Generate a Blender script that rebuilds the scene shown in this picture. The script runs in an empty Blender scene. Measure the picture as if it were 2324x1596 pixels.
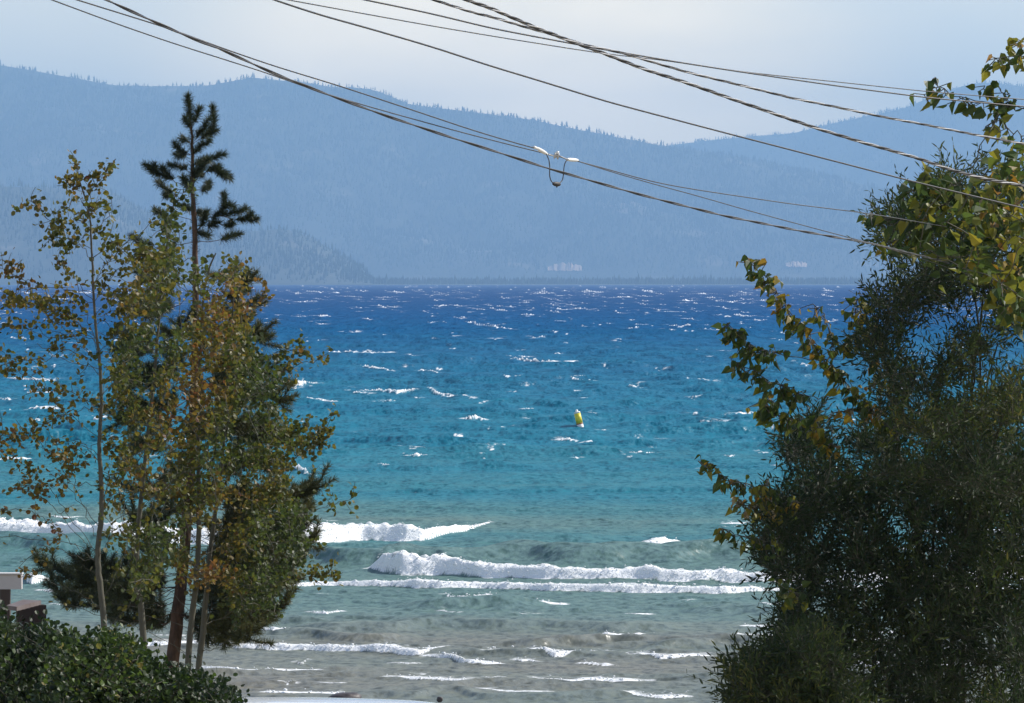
import bpy, math, random
import numpy as np
from mathutils import Vector, Matrix

R = math.radians
rng = np.random.default_rng(7)
random.seed(7)
sc = bpy.context.scene
COL = sc.collection

# ------------------------------------------------------------------ camera
F, HOR, CAMZ = 9463.0, 640.0, 6.0            # focal length and horizon in 2324 x 1596 units
PITCH = math.atan((798.0 - HOR) / F)
cd = bpy.data.cameras.new("Camera")
cam = bpy.data.objects.new("Camera", cd)
COL.objects.link(cam)
cam.location = (0, 0, CAMZ)
cam.rotation_euler = (R(90) - PITCH, 0, 0)
cd.sensor_width = 36.0
cd.lens = 36.0 * F / 2324.0
cd.clip_start, cd.clip_end = 0.1, 60000
sc.camera = cam

# ------------------------------------------------------------------ light
SUN_EL, SUN_AZ = R(42), R(66)                # azimuth clockwise from the view direction (+Y)
w = bpy.data.worlds.new("World")
sc.world = w
w.use_nodes = True
nt = w.node_tree
nt.nodes.clear()
def N(nt, t, **kw):
    n = nt.nodes.new(t)
    for k, v in kw.items():
        if k.startswith('i_'):
            n.inputs[k[2:].replace('_', ' ')].default_value = v
        else:
            setattr(n, k, v)
    return n
def Lk(nt, a, b): nt.links.new(a, b)
def ramp(nt, stops, interp='LINEAR'):
    n = nt.nodes.new('ShaderNodeValToRGB')
    cr = n.color_ramp
    cr.interpolation = interp
    while len(cr.elements) < len(stops): cr.elements.new(0.5)
    for e, (p, c) in zip(cr.elements, sorted(stops, key=lambda s: s[0])):
        e.position = p
        e.color = (c[0], c[1], c[2], 1) if hasattr(c, '__len__') else (c, c, c, 1)
    return n
sky = N(nt, 'ShaderNodeTexSky', sky_type='NISHITA', sun_disc=False, sun_elevation=SUN_EL, sun_rotation=SUN_AZ,
        altitude=1900, air_density=1.0, dust_density=2.2, ozone_density=1.0)
tc = N(nt, 'ShaderNodeTexCoord')
mp = N(nt, 'ShaderNodeMapping')
mp.inputs['Scale'].default_value = (9, 9, 26)
mp.inputs['Location'].default_value = (1.3, 0.4, 0.2)
no = N(nt, 'ShaderNodeTexNoise', i_Scale=1.0, i_Detail=5.0, i_Roughness=0.5)
Lk(nt, tc.outputs['Generated'], mp.inputs['Vector']); Lk(nt, mp.outputs[0], no.inputs['Vector'])
# a broad bank of thin cloud, low above the far shore
bank = N(nt, 'ShaderNodeVectorMath', operation='DISTANCE')
mp2 = N(nt, 'ShaderNodeMapping')
mp2.inputs['Scale'].default_value = (1, 0.2, 1.8)
Lk(nt, tc.outputs['Generated'], mp2.inputs['Vector'])
Lk(nt, mp2.outputs[0], bank.inputs[0])
bank.inputs[1].default_value = (0.005, 0.2, 0.040 * 1.8)
brm = ramp(nt, [(0.0, 0.42), (0.04, 0.32), (0.11, 0.0), (1.0, 0.0)], 'EASE')
Lk(nt, bank.outputs['Value'], brm.inputs[0])
sepw = N(nt, 'ShaderNodeSeparateXYZ'); Lk(nt, tc.outputs['Generated'], sepw.inputs[0])
low = ramp(nt, [(0.0, 0.55), (0.09, 0.50), (0.22, 0.05), (1.0, 0.0)], 'EASE')      # the veil thins out with height
Lk(nt, sepw.outputs['Z'], low.inputs[0])
wn = N(nt, 'ShaderNodeMath', operation='MULTIPLY_ADD'); Lk(nt, no.outputs[0], wn.inputs[0]); wn.inputs[1].default_value = 0.5; wn.inputs[2].default_value = -0.25
add = N(nt, 'ShaderNodeMath', operation='ADD'); Lk(nt, wn.outputs[0], add.inputs[0]); Lk(nt, brm.outputs[0], add.inputs[1])
add2 = N(nt, 'ShaderNodeMath', operation='ADD', use_clamp=True); Lk(nt, add.outputs[0], add2.inputs[0]); Lk(nt, low.outputs[0], add2.inputs[1])
mixc = N(nt, 'ShaderNodeMix', data_type='RGBA')
Lk(nt, add2.outputs[0], mixc.inputs[0]); Lk(nt, sky.outputs[0], mixc.inputs[6])
mixc.inputs[7].default_value = (11.0, 8.8, 5.0, 1)
bk = N(nt, 'ShaderNodeMath', operation='MULTIPLY'); Lk(nt, brm.outputs[0], bk.inputs[0])
nr = ramp(nt, [(0.3, 0.8), (0.62, 2.6)]); Lk(nt, no.outputs[0], nr.inputs[0]); Lk(nt, nr.outputs[0], bk.inputs[1]); bk.use_clamp = True
mixd = N(nt, 'ShaderNodeMix', data_type='RGBA'); Lk(nt, bk.outputs[0], mixd.inputs[0]); Lk(nt, mixc.outputs[2], mixd.inputs[6])
mixd.inputs[7].default_value = (17.0, 13.6, 8.4, 1)
mixc = mixd
bg = N(nt, 'ShaderNodeBackground', i_Strength=0.12)
wo = N(nt, 'ShaderNodeOutputWorld')
Lk(nt, mixc.outputs[2], bg.inputs[0]); Lk(nt, bg.outputs[0], wo.inputs[0])

sd = bpy.data.lights.new("Sun", 'SUN')
sun = bpy.data.objects.new("Sun", sd)
COL.objects.link(sun)
sd.energy, sd.angle, sd.color = 4.0, R(0.5), (1.0, 0.95, 0.87)
sdir = Vector((math.sin(SUN_AZ) * math.cos(SUN_EL), math.cos(SUN_AZ) * math.cos(SUN_EL), math.sin(SUN_EL)))
sun.rotation_euler = sdir.to_track_quat('Z', 'Y').to_euler()
sun.location = (200, 60, 200)

sc.view_settings.view_transform = 'Standard'
sc.view_settings.look = 'None'
sc.view_settings.gamma = 1
sc.view_settings.exposure = 0.6
sc.render.engine = 'CYCLES'
sc.cycles.use_denoising = True
sc.cycles.max_bounces = 6
sc.cycles.diffuse_bounces = 3
sc.cycles.glossy_bounces = 2
sc.cycles.transmission_bounces = 3
sc.cycles.volume_bounces = 1
sc.cycles.caustics_reflective = False
sc.cycles.caustics_refractive = False

# ------------------------------------------------------------------ helpers
def ray(u, v):
    x, y = (np.asarray(u, float) - 1162.0) / F, (798.0 - np.asarray(v, float)) / F
    c, s = math.cos(PITCH), math.sin(PITCH)
    return x, c + y * s, y * c - s
def P(u, v, d):                               # the point at depth d (metres along +Y) behind a place in the view
    x, y, z = ray(u, v)
    return np.stack(np.broadcast_arrays(x / y * d, d + 0 * x, CAMZ + z / y * d), -1)
def Pz(u, v, z0):                             # the point of a horizontal plane
    x, y, z = ray(u, v)
    t = (z0 - CAMZ) / z
    return np.stack([x * t, y * t, z0 + 0 * t], -1)
def v2y(v):                                   # water distance seen at v
    x, y, z = ray(1162, v)
    return y / z * -CAMZ

def tag(o, label=None, cat=None, group=None, kind=None):
    if label: o['label'] = label
    if cat: o['category'] = cat
    if group: o['group'] = group
    if kind: o['kind'] = kind
    return o
def empty(name, loc, label, cat, group=None):
    o = bpy.data.objects.new(name, None)
    COL.objects.link(o)
    o.location = tuple(float(c) for c in loc)
    return tag(o, label, cat, group)
def mesh_obj(name, V, Fc, mat, parent=None, smooth=False, attrs=None, sizes=None):
    """V (n,3); Fc (m,k) int array, or a flat index array with sizes"""
    V = np.asarray(V, np.float32)
    if parent is not None: V = V - np.array(parent.location, np.float32)
    me = bpy.data.meshes.new(name)
    if sizes is None:
        Fc = np.asarray(Fc, np.int32)
        sizes = np.full(len(Fc), Fc.shape[1], np.int32)
        Fc = Fc.ravel()
    sizes = np.asarray(sizes, np.int32); Fc = np.asarray(Fc, np.int32)
    me.vertices.add(len(V)); me.vertices.foreach_set('co', V.ravel())
    me.loops.add(len(Fc)); me.loops.foreach_set('vertex_index', Fc)
    me.polygons.add(len(sizes))
    me.polygons.foreach_set('loop_start', np.concatenate([[0], np.cumsum(sizes)[:-1]]).astype(np.int32))
    me.polygons.foreach_set('use_smooth', np.full(len(sizes), bool(smooth)))
    me.update(calc_edges=True)
    for k, a in (attrs or {}).items():
        at = me.attributes.new(k, 'FLOAT', 'POINT')
        at.data.foreach_set('value', np.asarray(a, np.float32))
    if mat: me.materials.append(mat)
    o = bpy.data.objects.new(name, me)
    COL.objects.link(o)
    if parent is not None: o.parent = parent
    return o
class MB:                                     # collects shapes into one mesh
    def __init__(s): s.v, s.f, s.n = [], [], 0
    def add(s, V, faces):
        V = np.asarray(V, float)
        s.v.append(V)
        s.f += [[i + s.n for i in f] for f in faces]
        s.n += len(V)
    def tube(s, pts, rad, k=8, caps=True):
        pts = np.asarray(pts, float)
        n = len(pts)
        rad = np.broadcast_to(np.asarray(rad, float), (n,))
        T = np.gradient(pts, axis=0); T /= np.linalg.norm(T, axis=1)[:, None] + 1e-12
        a = np.array([0, 0, 1.0]) if abs(T[0][2]) < 0.9 else np.array([1.0, 0, 0])
        u = np.cross(T[0], a); u /= np.linalg.norm(u)
        ang = np.arange(k) * 2 * math.pi / k
        V = []
        for i in range(n):
            u = u - T[i] * np.dot(u, T[i]); u /= np.linalg.norm(u)
            b = np.cross(T[i], u)
            V.append(pts[i] + rad[i] * (np.cos(ang)[:, None] * u + np.sin(ang)[:, None] * b))
        fs = []
        for i in range(n - 1):
            for j in range(k):
                fs.append([i * k + j, i * k + (j + 1) % k, (i + 1) * k + (j + 1) % k, (i + 1) * k + j])
        if caps: fs += [list(range(k))[::-1], [(n - 1) * k + j for j in range(k)]]
        s.add(np.concatenate(V), fs)
    def prism(s, base, top):
        n = len(base)
        s.add(list(base) + list(top), [list(range(n))[::-1], list(range(n, 2 * n))] + [[i, (i + 1) % n, n + (i + 1) % n, n + i] for i in range(n)])
    def box(s, c, d, rz=0):
        c = np.asarray(c, float); hx, hy, hz = [q / 2 for q in d]
        ca, sa = math.cos(rz), math.sin(rz)
        q = [(-hx, -hy), (hx, -hy), (hx, hy), (-hx, hy)]
        q = [(x * ca - y * sa, x * sa + y * ca) for x, y in q]
        s.prism([c + (x, y, -hz) for x, y in q], [c + (x, y, hz) for x, y in q])
    def build(s, name, mat, parent=None, smooth=False):
        return mesh_obj(name, np.concatenate(s.v), [i for f in s.f for i in f], mat, parent, smooth, sizes=[len(f) for f in s.f])

def smooth(a, b, x):
    t = np.clip((x - a) / (b - a), 0, 1)
    return t * t * (3 - 2 * t)
_tab = np.random.default_rng(3).random((256, 256))
def vnoise(x, y):                             # value noise 0..1
    x, y = np.asarray(x, float), np.asarray(y, float)
    xi, yi = np.floor(x).astype(int), np.floor(y).astype(int)
    fx, fy = x - xi, y - yi
    fx, fy = fx * fx * (3 - 2 * fx), fy * fy * (3 - 2 * fy)
    a, b = _tab[xi & 255, yi & 255], _tab[(xi + 1) & 255, yi & 255]
    c, d = _tab[xi & 255, (yi + 1) & 255], _tab[(xi + 1) & 255, (yi + 1) & 255]
    return (a * (1 - fx) + b * fx) * (1 - fy) + (c * (1 - fx) + d * fx) * fy
def fbm(x, y, o=4):
    s, a, t = 0, 0.5, 0
    for i in range(o):
        s = s + a * vnoise(x + 17.3 * i, y + 9.1 * i); t += a
        x, y, a = x * 2.03, y * 2.03, a * 0.5
    return s / t

# ------------------------------------------------------------------ materials
def mat(name, color=(0.5,) * 3, rough=0.6, metal=0.0, noise=None, bump=0.0, spec=0.5, coat=0.0):
    m = bpy.data.materials.new(name); m.use_nodes = True
    t = m.node_tree; b = t.nodes['Principled BSDF']
    b.inputs['Base Color'].default_value = (*color, 1); b.inputs['Roughness'].default_value = rough
    b.inputs['Metallic'].default_value = metal; b.inputs['Specular IOR Level'].default_value = spec
    b.inputs['Coat Weight'].default_value = coat
    if noise:
        c2, scale = noise[0], noise[1]
        g = N(t, 'ShaderNodeTexCoord'); mpn = N(t, 'ShaderNodeMapping')
        mpn.inputs['Scale'].default_value = noise[2] if len(noise) > 2 else (1, 1, 1)
        nz = N(t, 'ShaderNodeTexNoise', i_Scale=scale, i_Detail=5.0, i_Roughness=0.62)
        Lk(t, g.outputs['Object'], mpn.inputs[0]); Lk(t, mpn.outputs[0], nz.inputs['Vector'])
        r = ramp(t, [(0.35, color), (0.68, c2)])
        Lk(t, nz.outputs[0], r.inputs[0]); Lk(t, r.outputs[0], b.inputs['Base Color'])
        if bump:
            bp = N(t, 'ShaderNodeBump', i_Strength=bump, i_Distance=0.02)
            Lk(t, nz.outputs[0], bp.inputs['Height']); Lk(t, bp.outputs[0], b.inputs['Normal'])
    return m
def leaf_mat(name, stops, rough=0.5, trans=0.35, tcol=1.4, spec=0.4):
    m = bpy.data.materials.new(name); m.use_nodes = True
    t = m.node_tree; b = t.nodes['Principled BSDF']; o = t.nodes['Material Output']
    at = N(t, 'ShaderNodeAttribute', attribute_name='tint')
    r = ramp(t, stops)
    Lk(t, at.outputs['Fac'], r.inputs[0]); Lk(t, r.outputs[0], b.inputs['Base Color'])
    b.inputs['Roughness'].default_value = rough; b.inputs['Specular IOR Level'].default_value = spec
    tr = N(t, 'ShaderNodeBsdfTranslucent')
    mul = N(t, 'ShaderNodeVectorMath', operation='SCALE'); mul.inputs['Scale'].default_value = tcol
    Lk(t, r.outputs[0], mul.inputs[0]); Lk(t, mul.outputs[0], tr.inputs['Color'])
    mx = N(t, 'ShaderNodeMixShader'); mx.inputs[0].default_value = trans
    Lk(t, b.outputs[0], mx.inputs[1]); Lk(t, tr.outputs[0], mx.inputs[2]); Lk(t, mx.outputs[0], o.inputs['Surface'])
    return m

M_aspen = leaf_mat('aspen_leaf', [(0.0, (0.030, 0.048, 0.013)), (0.35, (0.060, 0.076, 0.014)), (0.62, (0.115, 0.098, 0.015)), (0.85, (0.155, 0.088, 0.018)), (1.0, (0.12, 0.045, 0.018))], trans=0.42, tcol=1.7)
M_cotton = leaf_mat('cottonwood_leaf', [(0.0, (0.028, 0.052, 0.014)), (0.4, (0.065, 0.10, 0.018)), (0.68, (0.21, 0.19, 0.02)), (0.88, (0.28, 0.14, 0.02)), (1.0, (0.36, 0.30, 0.19))], trans=0.4)
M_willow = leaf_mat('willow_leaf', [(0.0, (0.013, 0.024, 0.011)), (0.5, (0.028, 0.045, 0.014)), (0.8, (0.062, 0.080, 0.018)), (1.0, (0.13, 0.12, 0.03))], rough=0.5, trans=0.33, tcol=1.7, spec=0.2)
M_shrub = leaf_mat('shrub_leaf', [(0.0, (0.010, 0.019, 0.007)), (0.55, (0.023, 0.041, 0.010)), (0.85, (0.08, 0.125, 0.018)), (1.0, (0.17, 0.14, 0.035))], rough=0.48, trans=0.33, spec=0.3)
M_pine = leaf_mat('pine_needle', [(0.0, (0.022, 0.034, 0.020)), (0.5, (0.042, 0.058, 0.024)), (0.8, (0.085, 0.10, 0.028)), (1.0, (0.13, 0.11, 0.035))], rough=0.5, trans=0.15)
M_fir = leaf_mat('far_forest_needles', [(0.0, (0.018, 0.03, 0.020)), (1.0, (0.042, 0.06, 0.032))], rough=0.8, trans=0.1)
M_abark = mat('aspen_bark', (0.10, 0.095, 0.066), 0.75, noise=((0.07, 0.065, 0.05), 14, (1, 1, 0.5)), bump=0.3)
M_pbark = mat('pine_bark', (0.13, 0.075, 0.05), 0.9, noise=((0.04, 0.025, 0.018), 22, (1, 1, 0.35)), bump=0.8)
M_wbark = mat('willow_bark', (0.032, 0.03, 0.018), 0.85, noise=((0.055, 0.05, 0.03), 12, (1, 1, 0.4)), bump=0.4)

# ------------------------------------------------------------------ ground
gx = np.concatenate([np.linspace(-80, -16, 18), np.linspace(-14, 14, 90), np.linspace(16, 80, 18)])
gy = np.concatenate([np.linspace(-30, 70, 170), np.linspace(74, 140, 12)])
GY = [-30, 0, 3, 12, 20, 30, 40, 50, 56, 62, 75, 140]
GZ = [4.6, 4.4, 4.3, 3.3, 2.46, 1.95, 1.4, 0.5, 0.0, -0.45, -1.0, -3.0]
def ground_z(x, y):
    return np.interp(y, GY, GZ) + 0.10 * (fbm(x * 0.5 + 40, y * 0.5 + 40, 3) - 0.5) * smooth(50, 20, y)
X, Y = np.meshgrid(gx, gy)
V = np.stack([X, Y, ground_z(X, Y)], -1).reshape(-1, 3)
def grid_faces(nr, nc):
    i = np.arange(nr - 1)[:, None] * nc + np.arange(nc - 1)[None, :]
    return np.stack([i, i + 1, i + nc + 1, i + nc], -1).reshape(-1, 4)
m = mat('sandy_ground', (0.30, 0.25, 0.18), 0.95, noise=((0.16, 0.14, 0.08), 1.5), bump=0.4)
tag(mesh_obj('ground', V, grid_faces(len(gy), len(gx)), m, smooth=True), kind='structure')

# ------------------------------------------------------------------ water
def seg(a, b, s0, s1):                        # rows from a to b whose spacing grows from s0 to s1
    n = int(2 * (b - a) / (s0 + s1)) + 1
    t = (np.arange(n) + 0.5) / n
    d = s0 + (s1 - s0) * t
    return a + np.cumsum(d) * (b - a) / d.sum()
ys = np.concatenate([[54.0], seg(54, 58, 0.25, 0.09), seg(58, 104, 0.036, 0.05), seg(104, 260, 0.07, 0.38),
                     seg(260, 1000, 0.38, 2.2), seg(1000, 2600, 2.0, 4.0), seg(2600, 5000, 4, 60), seg(5000, 13600, 90, 300)])
ss = np.concatenate([np.linspace(-0.30, -0.15, 36)[:-1], np.linspace(-0.15, 0.15, 560), np.linspace(0.15, 0.30, 36)[1:]])
dy = np.gradient(ys)[:, None]
Yw = ys[:, None] + 0 * ss[None, :]
Xw = Yw * ss[None, :]
fade_far = smooth(7000, 3000, Yw)
# wind sea: many small trains running roughly towards the shore
Hh = np.zeros_like(Yw)
wx = Xw + 1.2 * (fbm(Xw * 0.11, Yw * 0.11, 2) - 0.5) * 4
wy = Yw + 1.2 * (fbm(Xw * 0.13 + 70, Yw * 0.13, 2) - 0.5) * 4
nw = 84
shore = smooth(95, 170, Yw)
for i in range(nw):
    lam = 0.4 * (8.0 / 0.4) ** ((i + rng.random()) / nw)
    th = rng.normal(0.10, 0.45)
    k = 2 * math.pi / lam
    a = 0.0036 * lam ** 0.75 * (0.6 + 0.8 * rng.random())
    att = smooth(2.2, 4.2, lam / np.broadcast_to(dy, (len(ys), 1)))
    att = att * ((0.3 if lam > 1.2 else 0.9) + (0.7 if lam > 1.2 else 0.1) * shore)
    ok = np.where(att[:, 0] > 0)[0]
    if len(ok) == 0: continue
    a0, a1 = ok[0], ok[-1] + 1
    Hh[a0:a1] += a * att[a0:a1] * np.sin(k * (wx[a0:a1] * math.sin(th) + wy[a0:a1] * math.cos(th)) + rng.random() * 6.28)
patch = 0.5 + 1.0 * fbm(Xw * 0.05 + 5, Yw * 0.025, 3)
Hh *= patch
sg = 0.03
Hh = np.where(Hh > 0, Hh * (1 + 0.55 * np.minimum(Hh / sg, 3)), Hh * 0.7) * fade_far
Hh *= smooth(55, 62, Yw) * 0.8 + 0.2
foam = np.zeros_like(Hh)
U = 1162 + ss * F                              # view column of each grid column (level approximation)

def breaker(top, bot, back=2.2, run=0.85, fstr=1.0, rough=1.0, seed=0, face=0.0, lift=0.0):
    """a spilling wave: top and bottom outline of its foam in the view give its line, height and breadth"""
    top, bot = np.array(top, float), np.array(bot, float)
    u0, u1 = top[0, 0], top[-1, 0]
    ci = np.where((U >= u0 - 40) & (U <= u1 + 40))[0]
    if len(ci) == 0: return
    uu = U[ci]
    vt, vb = np.interp(uu, top[:, 0], top[:, 1]), np.interp(uu, bot[:, 0], bot[:, 1])
    yb = np.array([v2y(v) for v in vb])
    sc_ = np.mean(yb)
    Hc = np.maximum((vb - vt) * yb / F, 0.02)
    endf = smooth(u0 - 30, u0 + 12, uu) * smooth(u1 + 30, u1 - 12, uu)
    xc = ss[ci] * yb
    lump = 0.75 + 0.5 * fbm(xc * 2.5 + seed * 3.7, 0 * xc + seed, 4)
    Hc = Hc * lump * 0.96 + lift
    yb = yb + (fbm(xc * 1.2 + seed, 0 * xc + 3.3, 2) - 0.5) * 0.7 * rough * Hc.mean() / 0.4
    rn = np.maximum(run * Hc, 0.06 * sc_ / 80)
    bk = back * np.maximum(Hc, 0.08) / 0.35
    r0, r1 = np.searchsorted(ys, yb.min() - 2), np.searchsorted(ys, (yb + rn + 3 * bk).max() + 1)
    if r1 - r0 < 2: return
    yy = ys[r0:r1, None]
    t = (yy - yb[None]) / rn[None]
    tb = (yy - yb - rn) / bk
    prof = np.where(t < 1, smooth(-0.25, 1.0, t), np.exp(-np.maximum(tb, 0) ** 1.3))
    xx = yy * ss[ci][None]
    n2 = np.where(t < 1.2, fbm(xx * 4.5 + seed, t * Hc[None] * 6 + seed * 1.7, 4), fbm(xx * 5 + seed, yy * 6 + seed * 1.7, 4))
    h = Hc[None] * prof * (1.0 + 0.6 * rough * (n2 - 0.5))
    fm = smooth(-0.45, 0.1, t + (n2 - 0.5) * 0.9) * np.where(t < 1.15, 1, np.exp(-np.maximum(t - 1.15, 0) / 4.5) * (0.2 + 0.95 * n2))
    sl = (slice(r0, r1), slice(ci[0], ci[-1] + 1))
    Hh[sl] = Hh[sl] * (1 - 0.7 * endf * prof) + h * endf * (1 if not face else 1)
    foam[sl] = np.maximum(foam[sl], fm * endf * fstr)
def swell(u0, u1, v, hgt, wid):                # an unbroken shore wave
    ci = np.where((U >= u0 - 80) & (U <= u1 + 80))[0]
    uu = U[ci]
    e = smooth(u0 - 80, u0 + 60, uu) * smooth(u1 + 80, u1 - 60, uu)
    yc = v2y(v) + (fbm(uu * 0.006 + v, 0 * uu, 2) - 0.5) * 2.0
    r0, r1 = np.searchsorted(ys, yc.min() - 4 * wid), np.searchsorted(ys, yc.max() + 5 * wid)
    yy = ys[r0:r1, None]
    q = (yy - yc[None])
    h = hgt * np.exp(-(q / np.where(q < 0, wid * 0.55, wid * 1.5)) ** 2)
    sl = (slice(r0, r1), slice(ci[0], ci[-1] + 1))
    Hh[sl] += h * e[None]

def band(pts, th): return pts, [(u, v + t) for (u, v), t in zip(pts, th)]
swell(900, 1700, 1272, 0.24, 1.3); swell(1150, 2100, 1268, 0.14, 1.4)
swell(300, 900, 1275, 0.30, 0.9); swell(-60, 300, 1245, 0.3, 0.9)
swell(1050, 1350, 1232, 0.14, 1.6)
swell(940, 1180, 1376, 0.2, 0.6); swell(700, 1500, 1425, 0.14, 0.7); swell(1180, 1500, 1462, 0.16, 0.5)
swell(1500, 1900, 1468, 0.14, 0.5); swell(1600, 2000, 1392, 0.14, 0.7); swell(640, 900, 1445, 0.13, 0.5)
swell(600, 1700, 1575, 0.07, 0.35); swell(900, 1800, 1556, 0.05, 0.35)
swell(1500, 1800, 1255, 0.13, 1.3)
S = 1
def B(pts, th, **kw):
    global S
    S += 1
    breaker(*band(pts, th), seed=S * 1.37, **kw)
B([(-700, 1180), (-300, 1176), (0, 1183), (100, 1190), (250, 1195), (450, 1202), (650, 1198), (730, 1190), (823, 1192), (920, 1192), (960, 1199), (1000, 1197), (1060, 1193), (1112, 1186)],
  [40, 40, 42, 36, 45, 40, 38, 42, 34, 36, 28, 20, 12, 3])
B([(836, 1290), (872, 1256), (910, 1252), (950, 1266), (1000, 1263), (1050, 1275), (1130, 1283), (1200, 1282), (1300, 1290), (1450, 1290), (1600, 1293), (1700, 1297), (1820, 1300), (2000, 1300), (2324, 1296), (2800, 1300)],
  [4, 42, 54, 41, 44, 34, 30, 34, 29, 31, 30, 26, 22, 22, 20, 10])
B([(640, 1326), (760, 1318), (840, 1318), (1000, 1318), (1100, 1322), (1250, 1324), (1450, 1326), (1650, 1331), (1790, 1336)], [5, 11, 14, 19, 14, 17, 18, 14, 5])
B([(1008, 1350), (1050, 1353), (1120, 1357), (1200, 1365), (1280, 1371)], [2, 18, 17, 9, 3])
B([(1345, 1243), (1370, 1238), (1392, 1232)], [2, 6, 4])
B([(1408, 1233), (1450, 1233), (1500, 1222), (1540, 1228), (1600, 1234)], [3, 17, 26, 11, 2])
B([(1350, 1445), (1375, 1440), (1400, 1447), (1430, 1445), (1450, 1443), (1490, 1448)], [5, 20, 15, 12, 18, 5])
B([(1595, 1453), (1660, 1448), (1720, 1443), (1800, 1445), (2000, 1450)], [6, 13, 18, 16, 4])
B([(-200, 1455), (100, 1458), (350, 1458), (480, 1455), (540, 1460), (700, 1463), (823, 1467), (850, 1466), (950, 1474), (1015, 1473)], [8, 9, 12, 14, 14, 13, 14, 18, 14, 5])
B([(965, 1487), (1015, 1480), (1060, 1496), (1135, 1506)], [3, 15, 12, 3])
B([(1105, 1485), (1180, 1478), (1220, 1474), (1260, 1482), (1380, 1480)], [2, 8, 13, 11, 2])
B([(1442, 1481), (1500, 1487), (1560, 1486), (1612, 1491)], [6, 9, 8, 2])
B([(872, 1535), (950, 1538), (1040, 1542), (1125, 1545)], [3, 6, 7, 2], rough=0.6)
B([(1215, 1546), (1300, 1548), (1330, 1543), (1400, 1544), (1480, 1550)], [2, 5, 8, 8, 2], rough=0.6)
B([(455, 1510), (560, 1518), (640, 1522), (722, 1525)], [4, 8, 7, 2], rough=0.6)
B([(1430, 1576), (1500, 1578), (1560, 1579)], [2, 5, 2], rough=0.5)
B([(600, 1570), (700, 1572), (780, 1573)], [2, 4, 2], rough=0.5)
B([(1080, 1566), (1180, 1569), (1260, 1570)], [2, 3, 2], rough=0.5, fstr=0.7)
B([(585, 1424), (620, 1427), (674, 1437)], [4, 13, 2])
B([(705, 1388), (740, 1389), (775, 1386)], [2, 6, 2], fstr=0.8)
B([(40, 1300), (70, 1303), (110, 1312)], [8, 24, 4]); B([(90, 1338), (120, 1336), (140, 1342)], [2, 12, 3])
B([(2080, 1205), (2230, 1199), (2324, 1203), (2600, 1200)], [5, 20, 22, 12])
B([(2020, 1245), (2150, 1247), (2260, 1252), (2450, 1255)], [4, 24, 26, 8])
B([(1800, 1325), (1900, 1328), (2100, 1326), (2300, 1330)], [4, 14, 16, 10])
B([(1900, 1505), (2000, 1503), (2150, 1508)], [3, 10, 3]); B([(1690, 1420), (1800, 1418), (1900, 1422)], [2, 8, 2])
B([(180, 1520), (300, 1524), (380, 1530)], [2, 8, 3])
# whitecaps that stand out offshore
caps = [((1053, 729), (1072, 726), (1110, 736), (1165, 747), 10), ((1160, 810), (1185, 813), (1250, 822), (1338, 826), 9), ((823, 886), (900, 887), (960, 885), (1068, 905), 8),
        ((745, 799), (800, 797), (830, 799), (884, 800), 6), ((815, 829), (840, 831), (860, 834), (892, 843), 6), ((636, 868), (660, 866), (690, 868), (718, 871), 11),
        ((1285, 859), (1305, 858), (1320, 863), (1346, 868), 7), ((1553, 862), (1575, 860), (1590, 863), (1612, 869), 8), ((1053, 951), (1068, 946), (1080, 946), (1097, 952), 9),
        ((1048, 928), (1065, 928), (1075, 930), (1086, 932), 6), ((1190, 929), (1205, 928), (1218, 931), (1232, 932), 6), ((1272, 998), (1284, 997), (1294, 999), (1304, 1001), 4),
        ((1324, 1005), (1332, 1003), (1340, 1004), (1347, 1006), 4), ((1424, 744), (1445, 742), (1460, 738), (1484, 742), 5), ((1212, 768), (1225, 763), (1240, 761), (1254, 763), 5),
        ((1636, 943), (1670, 939), (1700, 940), (1722, 941), 7), ((1600, 970), (1620, 968), (1640, 969), (1660, 970), 4), ((660, 1062), (675, 1060), (690, 1066), (702, 1078), 12),
        ((712, 716), (725, 715), (740, 716), (755, 718), 6), ((20, 768), (50, 766), (80, 770), (110, 772), 6), ((10, 860), (60, 858), (100, 862), (130, 868), 7),
        ((370, 1000), (400, 998), (430, 1000), (460, 1004), 7), ((0, 1045), (20, 1042), (50, 1044), (80, 1046), 6), ((60, 930), (80, 927), (110, 929), (130, 931), 5),
        ((880, 662), (895, 660), (910, 661), (925, 664), 5), ((1500, 706), (1520, 705), (1540, 706), (1560, 708), 4), ((670, 905), (690, 904), (720, 907), (760, 912), 5),
        ((1930, 960), (1960, 958), (1990, 960), (2020, 962), 5), ((2000, 880), (2030, 878), (2060, 880), (2090, 884), 6), ((945, 842), (960, 841), (980, 843), (995, 845), 3)]
for a, b, c, d, th in caps:
    S += 1
    breaker(*band([a, b, c, d], [1.5, th, th * 0.75, 1.5]), back=1.0, run=0.7, rough=1.1, seed=S * 1.37, lift=0.09)
r3 = np.random.default_rng(5)
for i in range(90):                            # little broken crests all over the shallows
    v, u = r3.uniform(1150, 1585), r3.uniform(-150, 2450)
    if 1205 < v < 1345: continue
    ln, th = r3.uniform(12, 80), r3.uniform(1.2, 4.2)
    S += 1
    breaker(*band([(u, v), (u + ln * .35, v + r3.normal(0, 1)), (u + ln * .7, v + r3.normal(0, 1.5)), (u + ln, v + r3.normal(.5, 2))], [.6, th, th * .7, .6]), back=1.2, rough=1.0, seed=S * 1.37, fstr=r3.uniform(.45, .95))
r2 = np.random.default_rng(21)
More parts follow.
